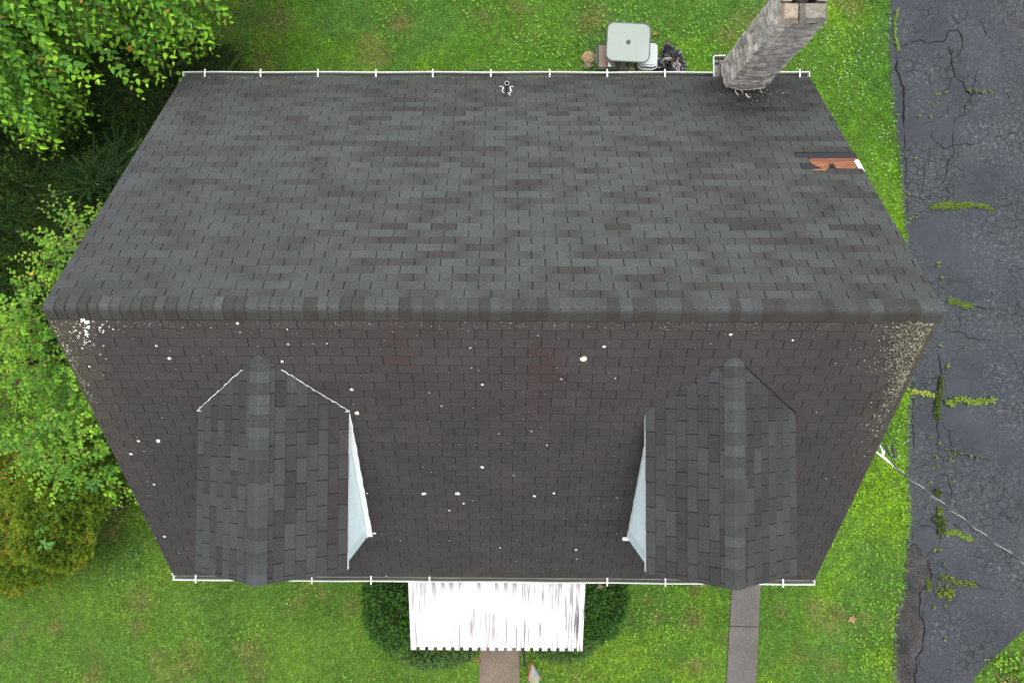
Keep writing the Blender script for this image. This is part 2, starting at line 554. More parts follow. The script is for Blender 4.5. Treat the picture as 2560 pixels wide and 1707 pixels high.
for pts, w in [
    ([(320, 0), (315, 220), (330, 500), (350, 800)], 0.02),
    ([(640, 40), (700, 180), (840, 265), (940, 230), (1100, 210), (1300, 215)], 0.02),
    ([(940, 0), (950, 200), (945, 350), (880, 500), (845, 660), (850, 700)], 0.018),
    ([(700, 190), (650, 270), (655, 370), (560, 530), (555, 740), (520, 900)], 0.016),
    ([(490, 510), (550, 520), (620, 460)], 0.01),
    ([(260, 850), (350, 870), (600, 960)], 0.014),
    ([(1290, 950), (1473, 1030)], 0.012),
    ([(345, 900), (340, 1080), (300, 1180)], 0.014),
    ([(900, 480), (1010, 520), (1080, 560), (1110, 660)], 0.012)]:
    crack(c1(pts, (2200, 320)), w)
for pts, w, o in [
    ([(810, 680), (950, 720), (1300, 770), (1473, 800)], 0.02, (2200, 620)),
    ([(820, 950), (880, 1100), (1030, 1080), (1130, 1165), (1270, 1190), (1473, 1190)], 0.016, (2200, 620)),
    ([(1040, 800), (1050, 940), (1030, 1080)], 0.014, (2200, 620)),
    ([(740, 20), (800, 300), (780, 500), (720, 760), (760, 1180)], 0.03, (2200, 880)),
    ([(340, 510), (560, 545), (800, 620), (1050, 640), (1300, 650), (1473, 620)], 0.03, (2200, 880)),
    ([(420, 350), (410, 700), (415, 1000), (425, 1300)], 0.018, (2200, 880)),
    ([(850, 1270), (1050, 1330), (1250, 1370), (1473, 1420)], 0.02, (2200, 880)),
    ([(800, 900), (900, 1060), (930, 1200), (880, 1300)], 0.018, (2200, 880)),
    ([(410, 60), (530, 30), (650, -20)], 0.016, (2200, 1160)),
    ([(690, 190), (760, 150), (900, 140), (920, 300), (925, 460)], 0.016, (2200, 1160)),
    ([(470, 780), (540, 815), (700, 815)], 0.016, (2200, 1160)),
    ([(760, 600), (770, 900), (770, 1120)], 0.02, (2200, 1160)),
    ([(870, 980), (865, 1080), (760, 1130), (600, 1170)], 0.018, (2200, 1160)),
    ([(425, 800), (430, 1030)], 0.014, (2200, 1160)),
    ([(660, 190), (760, 245), (900, 260), (1200, 290), (1350, 345), (1473, 365)], 0.02, (2200, 1400)),
    ([(680, 25), (800, 55), (860, 110), (860, 200)], 0.016, (2200, 1400)),
    ([(480, 1240), (520, 1380), (560, 1415), (640, 1460)], 0.016, (2200, 1400))]:
    crack(c1(pts, o), w)
tag(mb.build("driveway", [M_asphalt, M_oldasphalt, M_crack], origin=(9.5, 0, 0)), kind="structure")


def slab_path(name, left, right, joints, m):
    b = MB()
    L_ = [G(x, y)[:2] for x, y in left]; R_ = [G(x, y)[:2] for x, y in right]

    def at(P, y):
        return P[0] + (P[1] - P[0]) * (y - P[0][1]) / (P[1][1] - P[0][1])
    ys = [L_[0][1]] + joints + [L_[1][1]]
    for a, c in zip(ys[:-1], ys[1:]):
        g = 0.008
        b.prism([at(L_, c + g), at(R_, c + g), at(R_, a - g), at(L_, a - g)], -0.1, 0.03)
    b.prism([at(L_, ys[-1]), at(R_, ys[-1]), at(R_, ys[0]), at(L_, ys[0])], -0.1, 0.012, mat=1)
    return tag(b.build(name, [m, M_crack]), kind="structure")


slab_path("side_path", [(1834, 1380), (1814, 1720)], [(1904, 1380), (1888, 1720)], [G(1860, 1445)[1], G(1860, 1564)[1]], M_conc)
slab_path("front_path", [(1200, 1600), (1198, 1720)], [(1298, 1600), (1299, 1720)], [], M_conc2)
side_poly = [tuple(G(x, y)[:2]) for x, y in [(1832, 1380), (1812, 1740), (1891, 1740), (1906, 1380)]]
front_poly = [tuple(G(x, y)[:2]) for x, y in [(1199, 1590), (1197, 1740), (1300, 1740), (1298, 1590)]]

# ------------------------------------------------------------------ house
house = tag(empty("house", (0, 0, 0)), "grey shingled house with two front dormers, stone chimney and white awning", "house")
WX, WY = HW - 0.14, HS - 0.36
mb = MB()


def clapboards(mb, a, b, z0, z1f, step=0.11, nrm=(0, -1), col=(0.6, 0.78, 0.85)):
    """lapped boards on a wall from a to b (xy); z1f(t) gives the wall top along it"""
    a = np.array(a, float); b = np.array(b, float); nrm = np.array([nrm[0], nrm[1], 0.0])
    z = z0
    zmax = max(z1f(0), z1f(1), z1f(0.5))
    ts = np.linspace(0, 1, 25)
    while z < zmax - 1e-6:
        top = [min(z + step, z1f(t)) for t in ts]
        bot = [min(z, z1f(t)) for t in ts]
        v = []
        for t, zb, zt in zip(ts, bot, top):
            p = a + (b - a) * t
            v.append(np.array([p[0], p[1], zb]) + nrm * 0.014)
            v.append(np.array([p[0], p[1], zt]))
            v.append(np.array([p[0], p[1], zb]))
        f = []
        for i in range(len(ts) - 1):
            if top[i] - bot[i] > 1e-5 or top[i + 1] - bot[i + 1] > 1e-5:
                f.append((3 * i, 3 * i + 3, 3 * i + 4, 3 * i + 1)); f.append((3 * i + 2, 3 * i + 5, 3 * i + 3, 3 * i))
        mb.add(v, f, col)
        z += step


eave_z = ZE - 0.12
clapboards(mb, (-WX, -WY), (WX, -WY), 0, lambda t: eave_z + 0.2)
clapboards(mb, (WX, WY), (-WX, WY), 0, lambda t: eave_z + 0.2, nrm=(0, 1))
gable = lambda t: eave_z + 0.22 + (1 - abs(2 * t - 1)) * WY * SLOPE
clapboards(mb, (-WX, WY), (-WX, -WY), 0, gable, nrm=(-1, 0))
clapboards(mb, (WX, -WY), (WX, WY), 0, gable, nrm=(1, 0))
mb.box((-WX + .02, -WY + .02, 0), (WX - .02, WY - .02, eave_z), (0.3, 0.3, 0.3))
mb.build("wall", M_siding, house)


def window(parent, cx, y, zc, w, h, s):
    f = MB()
    for dx, dz, ww, hh in ((0, h / 2 + .04, w + .16, .08), (0, -h / 2 - .04, w + .16, .08), (-w / 2 - .04, 0, .08, h), (w / 2 + .04, 0, .08, h), (0, 0, w, .04)):
        f.box((cx + dx - ww / 2, min(y, y + s * .05), zc + dz - hh / 2), (cx + dx + ww / 2, max(y, y + s * .05), zc + dz + hh / 2))
    o = f.build("window", M_white, parent)
    return o


for x, s in ((-3.2, -1), (3.2, -1), (-3.2, 1), (-0.6, 1), (1.6, 1)):
    o = window(house, x, s * (WY + .016), 1.9, 0.85, 1.25, s)
    p = MB(); yy = s * (WY + .03)
    p.box((x - .42, min(yy, yy + s * .008), 1.3), (x + .42, max(yy, yy + s * .008), 2.5))
    p.build("pane", M_pane, o)
d = MB(); d.box((-.48, -WY - .07, .45), (.48, -WY - .016, 2.55)); do = d.build("door", M_white, house)
d = MB(); d.tube([(.36, -WY - .13, 1.45), (.36, -WY - .07, 1.45)], .03); d.build("handle", M_black, do)
d = MB()
d.box((-1.05, -WY - 1.15, 0), (1.05, -WY - .01, .42)); d.box((-.72, -WY - 1.48, 0), (.72, -WY - 1.152, .21))
d.build("porch_step", M_conc2, house)

# --- main roof
DAM = [(1985, 384), (2142, 384), (2160, 416), (2064, 416), (2030, 416), (2005, 416)]


def mixrgb(a, b, t): return tuple(np.array(a) * (1 - t) + np.array(b) * t)


def col_back(u, s, P, r):
    px, py = to_px(P)
    # blended granules: the tone drifts along the strip and jumps between tabs
    q = 0.30 * float(vnoise(u * 1.0, s * 7.87, 2.9, 3)) + 0.70 * (math.sin(int(u / .3048 + s * 11) * 12.9898 + int(s / .127) * 78.233) * 43758.5453 % 1.0)
    q = min(1, max(0, (q - .22) / .42)) 
    c = mixrgb((0.0330, 0.0322, 0.0302), (0.0500, 0.0562, 0.0552), q)
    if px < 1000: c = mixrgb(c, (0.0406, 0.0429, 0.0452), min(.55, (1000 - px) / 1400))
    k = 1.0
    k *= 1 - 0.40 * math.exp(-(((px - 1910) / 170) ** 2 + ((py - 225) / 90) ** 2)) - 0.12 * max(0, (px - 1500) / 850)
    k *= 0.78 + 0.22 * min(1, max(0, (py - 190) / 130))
    return np.array(c) * k


def col_front(u, s, P, r):
    px, py = to_px(P)
    c = np.array(mixrgb((0.0300, 0.0268, 0.0268), (0.0355, 0.0318, 0.0318), float(vnoise(u, s * 7.87, 2.0, 8))))
    k = 1.0
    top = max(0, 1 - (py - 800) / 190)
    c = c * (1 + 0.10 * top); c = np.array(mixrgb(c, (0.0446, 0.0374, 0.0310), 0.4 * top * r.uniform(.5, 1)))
    for (a, b, w, h, t) in ((990, 880, 30, 70, .5), (1370, 930, 40, 60, .5), (1315, 1010, 40, 45, .3), (1350, 890, 30, 25, .5)):
        c = np.array(mixrgb(c, (0.046, 0.024, 0.024), t * math.exp(-((px - a) / w) ** 2 - ((py - b) / h) ** 2)))
    rk = max(0, 1 - (HW - abs(P[0])) / 0.5) * max(0, 1 - (py - 800) / 420)
    c = np.array(mixrgb(c, (0.062, 0.056, 0.034), 0.75 * rk))
    return c * k


def shingles(mb, O, U, S, Nn, L, SLn, colf, skip=None, exp=0.127, tab=0.3048, gap=0.0115, seed=1, drift=0.02, course_shade=.006):
    O, U, S, Nn = (np.array(a, float) for a in (O, U, S, Nn))
    r = random.Random(seed)
    n = int(math.ceil(SLn / exp))
    mb.add([O, O + U * L, O + U * L + S * SLn, O + S * SLn], [(0, 1, 2, 3)], (0.0065, 0.0065, 0.007))
    for k in range(n):
        s0 = k * exp; s1 = min(s0 + exp + 0.004, SLn)
        u = -(tab / 2 if k % 2 else 0) - r.uniform(0, drift) - 0.09
        lift = r.uniform(0.0042, 0.0062)
        while u < L:
            u0, u1 = max(u, 0), min(u + tab, L)
            u += tab
            if u1 - u0 < 0.03: continue
            g = gap * r.uniform(.7, 1.25)
            a = u0 + (g / 2 if u0 > 0 else 0); b = u1 - (g / 2 if u1 < L else 0)
            Pc = O + U * (a + b) / 2 + S * (s0 + s1) / 2
            if skip and skip(Pc): continue
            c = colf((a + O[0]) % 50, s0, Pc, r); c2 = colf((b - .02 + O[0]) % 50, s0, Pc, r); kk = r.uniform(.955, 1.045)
            j = lift + r.uniform(-.0007, .0007) + (.009 if r.random() < .012 else 0)
            ds = r.uniform(-.002, .002)
            jb = j + r.uniform(-.0008, .0008); sm = s1 - .004 - course_shade * r.uniform(.5, 1.3); f_ = (sm - s0) / (s1 - s0)
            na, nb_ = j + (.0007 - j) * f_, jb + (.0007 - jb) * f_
            v = [O + U * a + S * (s0 + ds) + Nn * j, O + U * b + S * (s0 + ds) + Nn * jb, O + U * b + S * sm + Nn * nb_, O + U * a + S * sm + Nn * na,
                 O + U * a + S * (s0 + ds) - Nn * .001, O + U * b + S * (s0 + ds) - Nn * .001,
                 O + U * a + S * s1, O + U * b + S * s1,
                 O + U * a + S * sm + Nn * na, O + U * b + S * sm + Nn * nb_, O + U * b + S * s1 + Nn * .0007, O + U * a + S * s1 + Nn * .0007]
            cc = np.array([c, c2, c2, c, c, c2, c2, c, c, c2, c2, c]) * kk; cc[4:8] *= 0.5; cc[8:] *= .66  # top strip of each tab painted darker as the shadow line under the next course
            mb.add(v, [(0, 1, 2, 3), (8, 9, 10, 11), (4, 5, 1, 0), (6, 4, 0, 3), (5, 7, 2, 1)], cc)


nb = np.array([0, SN, CS]); nf = np.array([0, -SN, CS])


def skip_dam(P):
    x, y = to_px(P)
    return bool(inpoly(np.array([x]), np.array([y]), DAM)[0])


mb = MB()
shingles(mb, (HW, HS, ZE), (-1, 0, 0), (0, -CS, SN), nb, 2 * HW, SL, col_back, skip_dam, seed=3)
shingles(mb, (-HW, -HS, ZE), (1, 0, 0), (0, CS, SN), nf, 2 * HW, SL, col_front, seed=4, gap=.0095, course_shade=.010)
# deck, soffit and rake boards under the shingles
for s in (1, -1):
    a = np.array([0, s * HS, ZE]); up = np.array([0, -s * CS, SN]); n = np.array([0, s * SN, CS])
    v = []
    for x in (-HW + .02, HW - .02):
        for t in (0.02, SL):
            for o in (-.006, -.05):
                p = a + up * t + n * o; v.append((x, p[1], p[2]))
    mb.add(v, [(0, 4, 6, 2), (1, 3, 7, 5), (0, 1, 5, 4), (2, 6, 7, 3), (0, 2, 3, 1), (4, 5, 7, 6)], (0.16, 0.11, 0.08))
roof = mb.build("roof", M_shingle, house)
for s in (1, -1):
    for e in (-1, 1):
        m2 = MB()
        a = np.array([e * (HW - .03), s * (HS - .02), ZE - .055]); up = np.array([0, -s * CS, SN]) * (SL - .02)
        v = []
        for dx in (0, e * .025):
            for t in (0, 1):
                for dz in (0, -.16):
                    p = a + up * t; v.append((p[0] + dx, p[1], p[2] + dz))
        m2.add(v, [(0, 1, 3, 2), (4, 6, 7, 5), (0, 4, 5, 1), (2, 3, 7, 6), (0, 2, 6, 4), (1, 5, 7, 3)])
        m2.build("rake_board", M_white, roof)
    m2 = MB(); m2.box((-HW + .06, min(s * (HS - .06), s * (HS - .035)), ZE - .2), (HW - .06, max(s * (HS - .06), s * (HS - .035)), ZE - .045))
    m2.box((-HW + .06, min(s * WY, s * (HS - .062)), ZE - .2), (HW - .06, max(s * WY, s * (HS - .062)), ZE - .18))
    m2.build("fascia", M_white, roof)


def ridge_cap(parent, O, U, L, sx, slope_ang, half, colf, exp=0.13, seed=2, rad=0.075):
    """folded cap shingles along a ridge from O in direction U; sx is the horizontal across"""
    O, U, sx = (np.array(a, float) for a in (O, U, sx))
    r = random.Random(seed)
    m = MB()
    Z = np.array([0, 0, 1.0])
    prof = []
    ts = np.linspace(-half, half, 13)
    for t in ts:
        # rounded crest: height follows the slopes, flattened within rad
        a = abs(t)
        hgt = -math.sin(slope_ang) * (a if a > rad else (a * a / (2 * rad) + rad / 2))
        prof.append((math.cos(slope_ang) * t, hgt))
    n = int(L / exp) + 1
    u = 0
    for k in range(n):
        e = exp * r.uniform(.88, 1.1)
        u0, u1 = u, min(u + e + .006, L)
        u += e
        if u1 <= u0 + .01: break
        h0, h1 = 0.012 + r.uniform(0, .005), 0.003
        c = np.array(colf(r))
        v = []; cc = []
        wob = r.uniform(-.006, .006)
        for i, (x, z) in enumerate(prof):
            bow = 0
            for uu, hh in ((u0 + bow, h0), (u1 + bow, h1), (u0 + bow, h0 - .016)):
                v.append(O + U * uu + sx * (x + wob * .3) + Z * (z + hh + 0.006))
                cc.append(colf.shade(c, ts[i], half) if hasattr(colf, 'shade') else c)
        f = []
        for i in range(len(prof) - 1):
            f += [(3 * i, 3 * i + 3, 3 * i + 4, 3 * i + 1), (3 * i + 2, 3 * i + 5, 3 * i + 3, 3 * i)]
        m.add(v, f, np.array(cc))
        if u >= L: break
    return m.build("ridge_cap", M_shingle, parent)


class MainCap:
    def __call__(self, r):
        return np.array(mixrgb((0.029, 0.028, 0.026), (0.050, 0.057, 0.057), r.choice([r.random() * .4, r.random(), .6 + .4 * r.random()])))

    def shade(self, c, t, half):
        k = min(1, max(0, (-t + 0.01) / 0.09))          # t < 0 faces the street: brown algae and grime
        return np.array(mixrgb(c, (0.029, 0.0235, 0.0175), .62 * k))


# across direction: +Y is the back, so t<0 is the front
ridge_cap(roof, (HW + .01, 0, ZR + .006), (-1, 0, 0), 2 * HW + .02, (0, 1, 0), math.atan(SLOPE), 0.165, MainCap(), seed=5, rad=.06)

# bare patch where shingles blew off


def sheet(name, px_poly, m, col, off, parent, side=1, s=9.8, o=(1960, 350), thick=.003):
    b = MB()
    P = [roof_pt(o[0] + x / s, o[1] + y / s, side, off) for x, y in px_poly]
    n = np.array([0, side * SN, CS])
    Q = [p - n * thick for p in P]
    k = len(P)
    b.add(P + Q, [tuple(range(k))] + [(i, i + k, (i + 1) % k + k, (i + 1) % k) for i in range(k)], col)
    return b.build(name, m, parent)


sheet("roof_felt_or_hole_shade", [(255, 338), (1735, 333), (1800, 458), (560, 458), (545, 442), (300, 442)], M_felt_or_shade, (0.020, 0.022, 0.025), .0105, roof)
sheet("roof_felt_or_hole_shade", [(395, 590), (640, 588), (905, 716), (450, 728)], M_felt_or_shade, (0.020, 0.022, 0.025), .0105, roof)
bw = sheet("bare_board", [(600, 522), (1715, 524), (1712, 540), (1772, 716), (1255, 712), (1255, 650), (1200, 592), (1090, 605), (1095, 700), (1060, 716), (930, 722), (900, 700), (690, 605)], M_wood, (0.185, 0.080, 0.045), .0105, roof)
sheet("bare_board", [(640, 466), (1800, 462), (1826, 508), (600, 510)], M_wood, (0.15, 0.068, 0.046), .0105, roof)
sheet("bare_board", [(705, 736), (900, 728), (1060, 722), (1020, 765), (712, 772)], M_wood, (0.23, 0.105, 0.06), .0125, roof)
sheet("drip_edge", [(1712, 542), (1738, 514), (1822, 513), (1930, 717), (1975, 795), (1965, 795), (1915, 722), (1812, 718)], M_white, (0.8, 0.8, 0.8), .0150, roof)
sheet("roof_felt_or_hole_shade", [(1095, 606), (1200, 594), (1252, 650), (1250, 706), (1165, 672), (1100, 690)], M_felt_or_shade, (0.016, 0.016, 0.017), .006, roof)  # dark sheet in the hole's shape, its shade put into the colour

# lichen and droppings on the street slope
mb = MB()


def spot(px, py, r_px, col, side=-1, off=.0125):
    P = roof_pt(px, py, side, off)
    n = np.array([0, side * SN, CS]); u = np.array([1.0, 0, 0]); w = np.cross(n, u)
    r = r_px / FPX * (CAM[2] - P[2])
    k = 9
    v = [P + n * .003]; a0 = random.random() * 6
    for i in range(k):
        rr = r * random.uniform(.7, 1.2)
        v.append(P + u * rr * math.cos(a0 + i * 2 * math.pi / k) + w * rr * math.sin(a0 + i * 2 * math.pi / k) * .95)
    mb.add(v, [(0, i + 1, (i + 1) % k + 1) for i in range(k)], np.array(col) * random.uniform(.85, 1.1))


LI = (0.58, 0.58, 0.48)
for x, y, r in [(392, 863, 4), (424, 894, 5), (595, 807, 4.5), (956, 794, 4), (721, 859, 3), (706, 902, 4), (880, 972, 4.5), (893, 1031, 7), (1206, 960, 3.2), (1176, 868, 2.5),
                (1459, 895, 8.5), (1510, 865, 5.5), (1206, 1166, 5), (1060, 1232, 6.5), (1143, 1232, 6.5), (1385, 1231, 3.2), (1335, 1238, 4), (1159, 1256, 3), (936, 1331, 4.5), (396, 1100, 6),
                (347, 1101, 4), (328, 1133, 4.5), (386, 1209, 3), (412, 1339, 4), (1826, 835, 4), (1981, 849, 3), (1367, 1111, 2.5), (1440, 1372, 3), (1124, 1274, 2.5), (1104, 1013, 2),
                (902, 1227, 2.5), (918, 1231, 2.2), (1250, 1367, 2), (1441, 1395, 2), (966, 1438, 2), (1403, 946, 2), (1538, 944, 2), (1329, 1076, 2), (601, 829, 2), (718, 822, 2.5), (818, 857, 2)]:
    spot(x, y, r, LI)
for i in range(9): spot(random.gauss(214, 6), random.gauss(805, 6), random.uniform(2.5, 5), (0.74, 0.76, 0.66))
for i in range(6): spot(random.gauss(217, 3), random.gauss(822, 6), random.uniform(2, 5), (0.74, 0.76, 0.66))
for i in range(120):
    x = random.gauss(212, 32); y = 800 + abs(random.gauss(10, 42))
    if x > 128 + (y - 800) * .45: spot(x, y, random.choice([.8, 1, 1.2, 1.6, 2.2, 2.8]), random.choice([(0.60, 0.61, 0.53), (0.4, 0.4, 0.33)]))
for i in range(520):
    x = random.uniform(110, 2330); y = random.uniform(805, 1435)
    if 105 + (y - 775) * .5 < x < 2350 - (y - 775) * .485:
        if (480 < x < 880 and y > 900) or (1600 < x < 2000 and y > 880): continue
        w = 1.0 if y < 950 or x < 420 or x > 2050 else .45
        if random.random() < w: spot(x, y, random.choice([.6, .7, .8, 1.0, 1.4]), random.choice([LI, (0.45, 0.42, 0.32), (0.3, 0.27, 0.17)]))
for i in range(260):
    x = random.uniform(150, 2300); y = 803 + abs(random.gauss(0, 10))
    spot(x, y, random.uniform(.7, 1.6), random.choice([(0.20, 0.19, 0.10), (0.33, 0.31, 0.22), (0.16, 0.13, 0.09)]))
for i in range(1700):                                             # crust along the right rake
    y = 800 + abs(random.gauss(0, 120)); y = y if y < 1160 else random.uniform(800, 1000)
    edge = 2350 - (y - 775) * .487
    x = edge - 3 - abs(random.gauss(0, 1)) * (52 if y < 930 else 22)
    spot(x, y, random.uniform(.8, 2.2), random.choice([(0.13, 0.12, 0.085), (0.19, 0.18, 0.135), (0.09, 0.085, 0.055), (0.30, 0.29, 0.235), (0.11, 0.10, 0.07)]))
for i in range(160):
    y = random.uniform(800, 1010); edge = 110 + (y - 775) * .5
    spot(edge + 4 + abs(random.gauss(0, 8)), y, random.uniform(.7, 1.5), random.choice([(0.25, 0.25, 0.16), (0.4, 0.4, 0.3)]))
for i in range(90):                                               # debris below the chimney
    x = random.gauss(1895, 45); y = 226 + abs(random.gauss(4, 18))
    spot(x, y, random.uniform(.6, 1.6), random.choice([(0.3, 0.26, 0.18), (0.45, 0.42, 0.36), (0.14, 0.15, 0.07)]), side=1)
for i in range(120):
    x = random.uniform(470, 2020); spot(x, 195 + abs(random.gauss(0, 2)), random.uniform(.6, 1.3), random.choice([(0.3, 0.2, 0.13), (0.4, 0.4, 0.33)]), side=1)
tag(mb.build("lichen", M_lichen, roof), kind="stuff")

# --- chimney
cx0, cx1 = roof_pt(1817, 222, 1)[0], roof_pt(1912, 223, 1)[0]
cy0 = roof_pt(1862, 223, 1)[1] + .01
cy1 = cy0 + 0.52
ctop = 5.80


def stone_column():
    m = MB()
    r = random.Random(21)
    per = [(cx0, cy0), (cx1, cy0), (cx1, cy1), (cx0, cy1)]
    wx, wy = cx1 - cx0, cy1 - cy0
    tot = 2 * (wx + wy)
    step = .02
    nu = int(tot / step)
    zs = np.concatenate([np.linspace(0, 2.6, 40), np.arange(2.62, ctop, .02)])
    rows = []; z = 0
    while z < ctop + .3:
        h = r.uniform(.09, .24)
        joints = []; u = r.uniform(0, .2)
        while u < tot - .08:
            joints.append(u); u += r.uniform(.12, .46)
        st = [(r.uniform(-.004, .022), np.array(mixrgb((0.47, 0.44, 0.405), (0.64, 0.60, 0.55), r.random())) * np.array([1, r.uniform(.96, 1.0), r.uniform(.93, 1.0)]) * r.choice([1, 1, .93, .85]), r.uniform(-.03, .03)) for _ in range(len(joints) + 1)]
        rows.append((z, z + h, joints, st)); z += h
    V = np.zeros((len(zs), nu, 3)); K = np.zeros((len(zs), nu, 3))
    for i, zz in enumerate(zs):
        for j in range(nu):
            u = j / nu * tot
            zw = zz + .05 * math.sin(u * 5.0 + zz * 3) + .09 * (vnoise(u, zz, 5, 3) - .5)
            uw = u + .11 * (vnoise(u, zz, 6, 8) - .5)
            for (a, b, jo, st) in rows:
                if a <= zw < b: break
            k = 0; near = min(zw - a, b - zw)
            for q, ju in enumerate(jo):
                if uw >= ju: k = q + 1
                near = min(near, abs(uw - ju) * 1.0)
            dsp, c, tilt = st[k]
            e = min(1, max(0, near / .022)); e = e * e * (3 - 2 * e)
            n3 = mnoise.fractal(Vector((u * 9, zz * 9, 3.3)), 1.0, 2.0, 3)
            d = (dsp * .7 + .008) * e + tilt * (zw - a) / (b - a) * .2 * e + .018 * n3 - .006
            # perimeter point, corners softened
            t = u
            if t < wx: p = np.array([cx0 + t, cy0]); nn = np.array([0, -1.0]); ed = min(t, wx - t)
            elif t < wx + wy: t -= wx; p = np.array([cx1, cy0 + t]); nn = np.array([1.0, 0]); ed = min(t, wy - t)
            elif t < 2 * wx + wy: t -= wx + wy; p = np.array([cx1 - t, cy1]); nn = np.array([0, 1.0]); ed = min(t, wx - t)
            else: t -= 2 * wx + wy; p = np.array([cx0, cy1 - t]); nn = np.array([-1.0, 0]); ed = min(t, wy - t)
            d -= .018 * max(0, 1 - ed / .03)
            ctr = np.array([(cx0 + cx1) / 2, (cy0 + cy1) / 2])
            tp = 1 - .03 * max(0, (zz - 3.6) / 2.2)
            p = ctr + (p - ctr) * tp
            V[i, j] = (p[0] + nn[0] * d, p[1] + nn[1] * d, zz)
            streak = (.80 + .40 * vnoise(u, zz * .35, 9, 12)) * (.82 + .36 * fbm(u + 3, zz, 2.2, 19, 3)) * (1 - .18 * min(1, max(0, (zz - 4.7 + .5 * vnoise(u, zz, 3, 23)) / .9)))
            K[i, j] = mixrgb((0.29, 0.265, 0.24), c * streak, .35 + .65 * e)
    nz = len(zs)
    ii, jj = np.meshgrid(np.arange(nz - 1), np.arange(nu), indexing='ij')
    j2 = (jj + 1) % nu
    Q = np.stack([ii * nu + jj, ii * nu + j2, (ii + 1) * nu + j2, (ii + 1) * nu + jj], -1).reshape(-1, 4)
    m.bulk(V.reshape(-1, 3), quads=Q, col=K.reshape(-1, 3))
    return m.build("chimney", M_stone, house, smooth=True)


chim = stone_column()
mb = MB()
r = random.Random(5)
ws = [(cx0 + .0, cx0 + .23), (cx0 + .245, cx1 - .0)]
for q, (a, b) in enumerate(ws):
    n = 7
    for yi in ((cy0 + .005, cy0 + .26), (cy1 - .12, cy1 - .005)):
        v = []; f = []; cc = []
        base = np.array([(0.22, 0.185, 0.14), (0.15, 0.138, 0.115)][q])
        for i in range(n + 1):
            for j in range(n + 1):
                x = a + (b - a) * i / n; y = yi[0] + (yi[1] - yi[0]) * j / n
                e = min(i, n - i, j, n - j)
                v.append((x, y, ctop + .005 + (.035 if e else -.03) + .02 * mnoise.noise(Vector((x * 14, y * 14, 1)))))
                cc.append(base * (.75 + .5 * vnoise(x, y, 30, 4)))
        for i in range(n):
            for j in range(n):
                f.append((i * (n + 1) + j, (i + 1) * (n + 1) + j, (i + 1) * (n + 1) + j + 1, i * (n + 1) + j + 1))
        mb.add(v, f, np.array(cc))
mb.box((cx0 + .01, cy0 + .262, ctop - .03), (cx0 + .13, cy1 - .122, ctop + .03), (0.25, 0.22, 0.18))
mb.box((cx1 - .13, cy0 + .262, ctop - .03), (cx1 - .01, cy1 - .122, ctop + .03), (0.21, 0.19, 0.17))
mb.build("cap_stone", M_stone, chim)
mb = MB()
mb.tube([((cx0 + cx1) / 2, (cy0 + cy1) / 2 + .07, ctop - .25), ((cx0 + cx1) / 2, (cy0 + cy1) / 2 + .07, ctop + .03)], .07, (0.16, 0.14, 0.12), n=16, caps=False)
mb.tube([((cx0 + cx1) / 2, (cy0 + cy1) / 2 + .07, ctop - .25), ((cx0 + cx1) / 2, (cy0 + cy1) / 2 + .07, ctop - .24)], .12, (0.01, 0.01, 0.01), n=16)
mb.build("flue", M_plain, chim)
# smeared sealant along the foot of the chimney
mb = MB()


def smear(px_pts, w_px, side=1, off=.013, col=(0.62, 0.62, 0.58), jag=.4):
    P = []
    for a, b in zip(px_pts[:-1], px_pts[1:]):
        n = max(2, int(math.hypot(b[0] - a[0], b[1] - a[1]) / 3))
        P += [(a[0] + (b[0] - a[0]) * i / n, a[1] + (b[1] - a[1]) * i / n) for i in range(n)]
    P.append(px_pts[-1])
    P = np.array([roof_pt(x, y, side, off) for x, y in P])
    T = np.gradient(P, axis=0); T /= np.linalg.norm(T, axis=1)[:, None]
    n = np.array([0, side * SN, CS]); W = np.cross(n, T)
    for i in range(len(P)):
        P[i] += W[i] * random.uniform(-jag, jag) * w_px * .006
    ww = np.array([w_px * .0062 * random.uniform(1 - jag, 1 + jag) for _ in P])[:, None] / 2
    k = len(P)
    v = np.concatenate([P + W * ww, P + n * .004, P - W * ww])
    i = np.arange(k - 1)
    mb.bulk(v, quads=np.concatenate([np.stack([i, i + 1, i + 1 + k, i + k], 1)[:, ::-1], np.stack([i + k, i + 1 + k, i + 1 + 2 * k, i + 2 * k], 1)[:, ::-1]]), col=np.tile(np.array(col), (len(v), 1)))


smear([(1820, 221), (1836, 223), (1842, 226), (1862, 226), (1885, 225), (1903, 223)], 3)
smear([(1837, 227), (1840, 235), (1846, 241)], 2.2); smear([(1852, 227), (1857, 236)], 1.8); smear([(1864, 236), (1869, 244), (1875, 247)], 3.2); smear([(1899, 224), (1904, 235)], 2)
smear([(1815, 205), (1818, 214), (1821, 221)], 2)
mb.build("flashing", M_lichen, chim)

# --- vent pipe
vp = roof_pt(1267, 231, 1)
mb = MB()
R0 = .030
mb.tube([vp + np.array([0, 0, -.05]), vp + np.array([0, 0, .33])], R0, (0.10, 0.10, 0.10), n=16, caps=False)
mb.tube([vp + np.array([0, 0, .2]), vp + np.array([0, 0, .325])], R0 - .005, (0.02, 0.02, 0.02), n=16, caps=False)
mb.tube([vp + np.array([0, 0, .2]), vp + np.array([0, 0, .205])], R0 - .004, (0.01, 0.01, 0.01), n=16)
ring = [(R0 - .004, .33), (R0 + .003, .33)]
v = []
for rr, zz in ring:
    v += [vp + np.array([rr * math.cos(2 * math.pi * k / 16), rr * math.sin(2 * math.pi * k / 16), zz]) for k in range(16)]
mb.add(v, [(k, (k + 1) % 16, 16 + (k + 1) % 16, 16 + k) for k in range(16)], (0.4, 0.4, 0.41))
vent = mb.build("vent_pipe", M_plain, house)
mb = MB()
mb.tube([vp + np.array([0, 0, -.06]), vp + np.array([0, 0, .05])], .066, (0.05, 0.05, 0.05), n=18, taper=.04)
